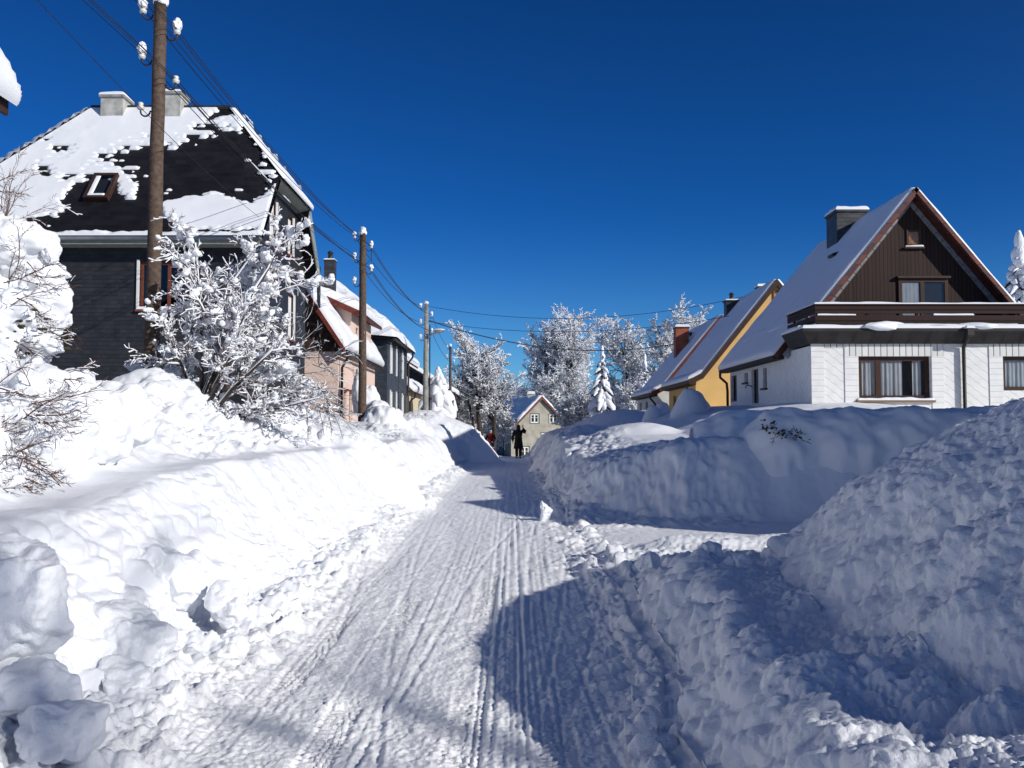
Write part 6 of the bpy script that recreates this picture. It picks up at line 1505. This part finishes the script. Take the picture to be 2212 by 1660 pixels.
def person_black():
    x, y = at(1120,990,47)[0], 47.0; z = gz(x, y)+.01
    t = thing('person', 'person walking up the lane in a long black coat with the right arm raised', 'person', (x, y, z))
    J = {}; E = []
    def j(n, dx, dy, dz, r, r2=None): J[n] = (x+dx, y+dy, z+dz, r, r2 or r)
    j('pelvis',0,0,.98,.145,.115); j('waist',0,.0,1.12,.130,.105); j('chest',0,.01,1.30,.160,.115); j('neck',0,.02,1.50,.055,.055); j('headb',0,.03,1.58,.06,.065); j('headt',0,.035,1.66,.07,.08)
    E += [('pelvis','waist'),('waist','chest'),('chest','neck'),('neck','headb'),('headb','headt')]
    for s, n in ((-1,'l'),(1,'r')):
        fy = .16 if s < 0 else -.10
        j(n+'hip',s*.10,0,.90,.095); j(n+'knee',s*.095,fy*.5+.05,.50,.062); j(n+'ankle',s*.09,fy-.05,.10,.045); j(n+'heel',s*.09,fy-.05,.045,.045); j(n+'toe',s*.10,fy+.14,.035,.038,.03)
        E += [('pelvis',n+'hip'),(n+'hip',n+'knee'),(n+'knee',n+'ankle'),(n+'ankle',n+'heel'),(n+'heel',n+'toe')]
    j('lsho',-.20,0,1.42,.062); j('lelb',-.29,-.03,1.14,.046); j('lwrist',-.30,.05,.90,.030); E += [('chest','lsho'),('lsho','lelb'),('lelb','lwrist')]
    j('rsho',.20,0,1.43,.062); j('relb',.37,.0,1.36,.048); j('rwrist',.24,.05,1.60,.030); E += [('chest','rsho'),('rsho','relb'),('relb','rwrist')]
    hand_chain(J, E, J['lwrist'][:3], (0,.12,-1), 1, 'l', (1,0,0)); hand_chain(J, E, J['rwrist'][:3], (-.1,.08,1), -1, 'r', (0,1,0))
    skin_body('body', J, E, M['skin'], t)
    h = MB(); head_mesh(h, (x,y+.05,z+1.635), (0,1)); h.build('head', M['skin'], t, True)
    hr = MB(); v, f = loft([(x,y+.0,z+1.36,.085,.05),(x,y+.0,z+1.46,.105,.075),(x,y+.005,z+1.56,.103,.10),(x,y+.015,z+1.66,.098,.108),(x,y+.025,z+1.74,.075,.085),(x,y+.03,z+1.775,.02,.025)]); hr.add(v, f); hr.build('hair', M['hair'], t, True)
    ct = MB(); v, f = loft([(x+.0,y+.01,z+.50,.255,.20),(x,y,z+.62,.245,.19),(x,y,z+.85,.215,.17),(x,y,z+1.02,.195,.155),(x,y,z+1.15,.185,.145),(x,y,z+1.30,.215,.15),(x,y,z+1.42,.225,.135),(x,y+.01,z+1.485,.13,.10),(x,y+.02,z+1.53,.075,.075)], 28); ct.add(v, f); ct.build('coat', M['black_cloth'], t, True)
    sl = MB(); g = lambda n: J[n][:3]
    a, b, c = [np.array(g(n)) for n in ('lsho','lelb','lwrist')]; sl.tube([a+[.04,0,.01],a,(a+b)/2,b,(b+c)/2,c-[0,0,-.02]], [.075,.09,.08,.07,.065,.06], 12)
    sl.build('sleeve', M['black_cloth'], t, True); sl = MB()
    a, b, c = [np.array(g(n)) for n in ('rsho','relb','rwrist')]; sl.tube([a+[-.04,0,0],a,(a+b)/2,b+[.01,0,-.01],b+[.01,0,.04],(b+c)/2,c-[0,0,.03]], [.08,.092,.08,.072,.075,.066,.06], 12); sl.build('sleeve', M['black_cloth'], t, True)
    for n in ('l','r'):
        a, b, c = [np.array(g(n+k)) for k in ('hip','knee','ankle')]; tr = MB(); tr.tube([a,(a+b)/2,b,(b+c)/2,c+[0,0,.0]], [.115,.10,.085,.078,.072], 12); tr.build('trouser_leg', M['black_cloth'], t, True)
        hl, to = np.array(g(n+'heel')), np.array(g(n+'toe')); bt = MB(); bt.tube([c+[0,0,.14],c+[0,0,.05],hl+[0,-.0,.01],(hl+to)/2,to+[0,.02,0]], [.065,.06,.058,.055,.04], 10); bt.build('boot', M['hair'], t, True)
person_black()

def person_red():
    x, y = at(1060,960,60)[0], 60.0; z = at(1060,931,60)[2]-1.66
    zg = gz(x, y)
    z = max(z, zg) if abs(z-zg) < .35 else zg
    t = thing('person', 'person in a red jacket and grey-blue cap pushing a red snow blower', 'person', (x, y, z))
    J = {}; E = []
    def j(n, dx, dy, dz, r, r2=None): J[n] = (x+dx, y+dy, z+dz, r, r2 or r)
    j('pelvis',0,0,.95,.14,.11); j('waist',0,-.04,1.10,.13,.10); j('chest',0,-.10,1.27,.155,.11); j('neck',0,-.13,1.45,.055); j('headb',0,-.15,1.53,.06); E += [('pelvis','waist'),('waist','chest'),('chest','neck'),('neck','headb')]
    for s, n in ((-1,'l'),(1,'r')):
        fy = .2*s
        j(n+'hip',s*.10,0,.88,.09); j(n+'knee',s*.11,fy*.5-.06,.49,.06); j(n+'ankle',s*.11,fy+.05,.10,.045); j(n+'heel',s*.11,fy+.05,.045,.042); j(n+'toe',s*.12,fy-.13,.035,.036,.03)
        E += [('pelvis',n+'hip'),(n+'hip',n+'knee'),(n+'knee',n+'ankle'),(n+'ankle',n+'heel'),(n+'heel',n+'toe')]
        j(n+'sho',s*.20,-.10,1.38,.06); j(n+'elb',s*.30,-.20,1.12,.045); j(n+'wrist',s*.25,-.45,1.02,.030); E += [('chest',n+'sho'),(n+'sho',n+'elb'),(n+'elb',n+'wrist')]
        hand_chain(J, E, J[n+'wrist'][:3], (0,-1,.05), s, n, (0,0,1))
    skin_body('body', J, E, M['skin'], t)
    h = MB(); head_mesh(h, (x,y-.17,z+1.575), (0,-1)); h.build('head', M['skin'], t, True)
    cp = MB(); v, f = loft([(x,y-.165,z+1.60,.09,.107),(x,y-.165,z+1.65,.092,.108),(x,y-.16,z+1.69,.075,.09),(x,y-.155,z+1.72,.03,.03)]); cp.add(v, f); cp.build('cap', M['cap_blue'], t, True)
    ct = MB(); v, f = loft([(x,y,z+.82,.20,.15),(x,y-.01,z+.95,.195,.15),(x,y-.05,z+1.12,.185,.14),(x,y-.10,z+1.28,.21,.145),(x,y-.11,z+1.38,.22,.12),(x,y-.125,z+1.44,.12,.09),(x,y-.135,z+1.49,.07,.07)], 24); ct.add(v, f); ct.build('jacket', M['red_cloth'], t, True)
    g = lambda n: np.array(J[n][:3])
    for n in ('l','r'):
        a, b, c = g(n+'sho'), g(n+'elb'), g(n+'wrist'); sl = MB(); sl.tube([a,(a+b)/2,b,(b+c)/2,c], [.085,.075,.068,.06,.055], 12); sl.build('sleeve', M['black_cloth'], t, True)
        a, b, c = g(n+'hip'), g(n+'knee'), g(n+'ankle'); tr = MB(); tr.tube([a,(a+b)/2,b,(b+c)/2,c], [.11,.095,.08,.075,.07], 12); tr.build('trouser_leg', M['black_cloth'], t, True)
        bt = MB(); hl, to = g(n+'heel'), g(n+'toe'); bt.tube([c+[0,0,.14],c+[0,0,.05],hl,(hl+to)/2,to], [.065,.06,.055,.052,.04], 10); bt.build('boot', M['hair'], t, True)
    # snow blower
    b = thing('snow_blower', 'red snow blower pushed by the person in the red jacket', 'snow blower', (x, y-1.2, z))
    yb = y-1.2
    hs = MB(); hs.slab([(x-.34,yb-.45,z+.08),(x-.34,yb-.10,z+.06),(x-.34,yb-.05,z+.38),(x-.34,yb-.22,z+.52),(x-.34,yb-.45,z+.50)], (.68,0,0)); hs.build('auger_housing', M['red_paint'], b)
    ag = MB(); 
    for k in range(9): 
        a0 = k*.7; ag.tube([(x-.28+k*.07, yb-.46+.0, z+.28),(x-.28+k*.07+.02, yb-.46-.10*abs(math.cos(a0)), z+.28+.14*math.sin(a0))], .02, 5)
    ag.tube([(x-.33,yb-.47,z+.28),(x+.33,yb-.47,z+.28)], .03, 8); ag.build('auger', M['metal_dark'], b)
    en = MB(); en.bbox((x-.19,yb+.02,z+.28),(x+.19,yb+.38,z+.62), .05); en.build('engine', M['red_paint'], b); 
    MB().bbox((x-.13,yb+.08,z+.625),(x+.13,yb+.32,z+.74), .03).build('engine_cover', M['white'], b)
    ch = MB(); ch.tube([(x,yb-.2,z+.5),(x,yb-.2,z+.82),(x-.03,yb-.24,z+.95),(x-.1,yb-.32,z+1.02)], [.09,.08,.09,.08], 10); ch.build('chute', M['red_paint'], b, True)
    for s in (-1,1):
        w = MB(); w.tube([(x+s*.24,yb+.2,z+.19),(x+s*.34,yb+.2,z+.19)], .19, 18); w.build('wheel', M['metal_dark'], b, True)
        hb = MB(); hb.tube([(x+s*.16,yb+.36,z+.42),(x+s*.20,yb+.62,z+.82),(x+s*.25,yb+.70,z+.99),(x+s*.25,yb+.80,z+1.01)], .018, 6); hb.build('handlebar', M['metal_dark'], b, True)
    MB().bbox((x-.2,yb+.62,z+.86),(x+.2,yb+.68,z+.94), .01).build('control_panel', M['white'], b)
    P, q = lumps([(x+.22,yb-.35,z+.56),(x-.2,yb-.3,z+.56)], [(.2,.14,.06),(.16,.12,.05)], 2, .3, seed=2); link_mesh('snow_dusting', P, [q], M['snow_soft'], b, True)
person_red()

# off-frame bare tree whose branches throw the soft shadows over the lane
def shade_tree():
    t = thing('bare_tree', 'bare roadside tree right of and behind the camera, outside the picture', 'tree', (17.6, -8.8, 0))
    g = Grow(77); cfg = dict(seg=[6,5,4], wob=[.06,.14,.2], up=[.02,.04,.0], taper=[.35,.4,.5], n=[12,6], start=[.45,.2], ang=[(.35,.8),(.3,.8)], len=[.40,.45], rad=[.55,.5], rmin=.03, cone=.6)
    g.branch(Vector((17.6,-8.8,0)), Vector((0,0,1)), 12.5, .20, 0, cfg); g.wood('trunk', M['bark'], t, .12, 9, 8); g.wood('crown', M['bark'], t, 0, .12, 5)
shade_tree()

# ================================================================ camera, sky, sun
cam = bpy.data.cameras.new('camera'); cam.sensor_width = 36; cam.lens = 36*FPX/2212; cam.clip_start = .05; cam.clip_end = 6000
co = bpy.data.objects.new('camera', cam); C.objects.link(co); co.location = (0,0,CAMH); co.rotation_euler = (math.pi/2+PITCH, 0, 0); scn.camera = co
AZ, EL = R(57), R(23.5)     # azimuth from behind the camera toward the right
sd = Vector((math.sin(AZ)*math.cos(EL), -math.cos(AZ)*math.cos(EL), math.sin(EL)))
sun = bpy.data.lights.new('sun', 'SUN'); sun.energy = SUN; sun.angle = R(.53); sun.color = (1, .965, .90)
so = bpy.data.objects.new('sun', sun); C.objects.link(so); so.rotation_euler = sd.to_track_quat('Z', 'Y').to_euler(); so.location = (20,-20,30)
w = bpy.data.worlds.new('World'); scn.world = w; w.use_nodes = True; nt = w.node_tree
bg = nt.nodes['Background']; sky = N(nt, 'ShaderNodeTexSky'); sky.sky_type = 'NISHITA'; sky.sun_disc = False
sky.sun_elevation = EL; sky.sun_rotation = math.pi-AZ if True else 0; sky.altitude = 1200; sky.air_density = 1.0; sky.dust_density = .15; sky.ozone_density = 3.0
gm = N(nt, 'ShaderNodeGamma'); gm.inputs['Gamma'].default_value = 1.0
mx = N(nt, 'ShaderNodeMixRGB', blend_type='MULTIPLY'); mx.inputs[0].default_value = 1; mx.inputs[2].default_value = (*SKYMUL, 1)
# clear winter sky: palest around the sun, deepest (polarised band) away from it
tc = N(nt, 'ShaderNodeTexCoord'); dt = N(nt, 'ShaderNodeVectorMath', operation='DOT_PRODUCT'); dt.inputs[1].default_value = sd
nt.links.new(tc.outputs['Generated'], dt.inputs[0])
mr = N(nt, 'ShaderNodeMapRange', interpolation_type='SMOOTHSTEP'); mr.inputs['From Min'].default_value = -.05; mr.inputs['From Max'].default_value = .75
nt.links.new(dt.outputs['Value'], mr.inputs['Value'])
tint = N(nt, 'ShaderNodeMixRGB'); tint.inputs[1].default_value = (*SKYMUL, 1); tint.inputs[2].default_value = (*SKYSUN, 1)
z0 = N(nt, 'ShaderNodeSeparateXYZ'); nt.links.new(tc.outputs['Generated'], z0.inputs[0])
hz = N(nt, 'ShaderNodeMapRange', interpolation_type='SMOOTHSTEP'); hz.inputs['From Min'].default_value = .0; hz.inputs['From Max'].default_value = .26; nt.links.new(z0.outputs['Z'], hz.inputs['Value'])
deep = N(nt, 'ShaderNodeMixRGB'); deep.inputs[1].default_value = (.30,.65,.96,1); deep.inputs[2].default_value = (*SKYMUL,1); nt.links.new(hz.outputs[0], deep.inputs[0]); nt.links.new(deep.outputs[0], tint.inputs[1])
nt.links.new(mr.outputs[0], tint.inputs[0]); zz = N(nt, 'ShaderNodeSeparateXYZ'); nt.links.new(tc.outputs['Generated'], zz.inputs[0])
zr = N(nt, 'ShaderNodeMapRange'); zr.inputs['From Min'].default_value = .02; zr.inputs['From Max'].default_value = .48; zr.inputs['To Min'].default_value = 1.12; zr.inputs['To Max'].default_value = .70
nt.links.new(zz.outputs['Z'], zr.inputs['Value'])
dk = N(nt, 'ShaderNodeVectorMath', operation='SCALE'); nt.links.new(tint.outputs[0], dk.inputs[0]); nt.links.new(zr.outputs[0], dk.inputs['Scale'])
nt.links.new(dk.outputs[0], mx.inputs[2])
nt.links.new(sky.outputs[0], mx.inputs[1]); nt.links.new(mx.outputs[0], bg.inputs['Color']); bg.inputs['Strength'].default_value = SKY
scn.view_settings.view_transform = 'Standard'; scn.view_settings.look = 'None'; scn.view_settings.exposure = 0
scn.cycles.max_bounces = 5; scn.cycles.diffuse_bounces = 3; scn.cycles.transparent_max_bounces = 8
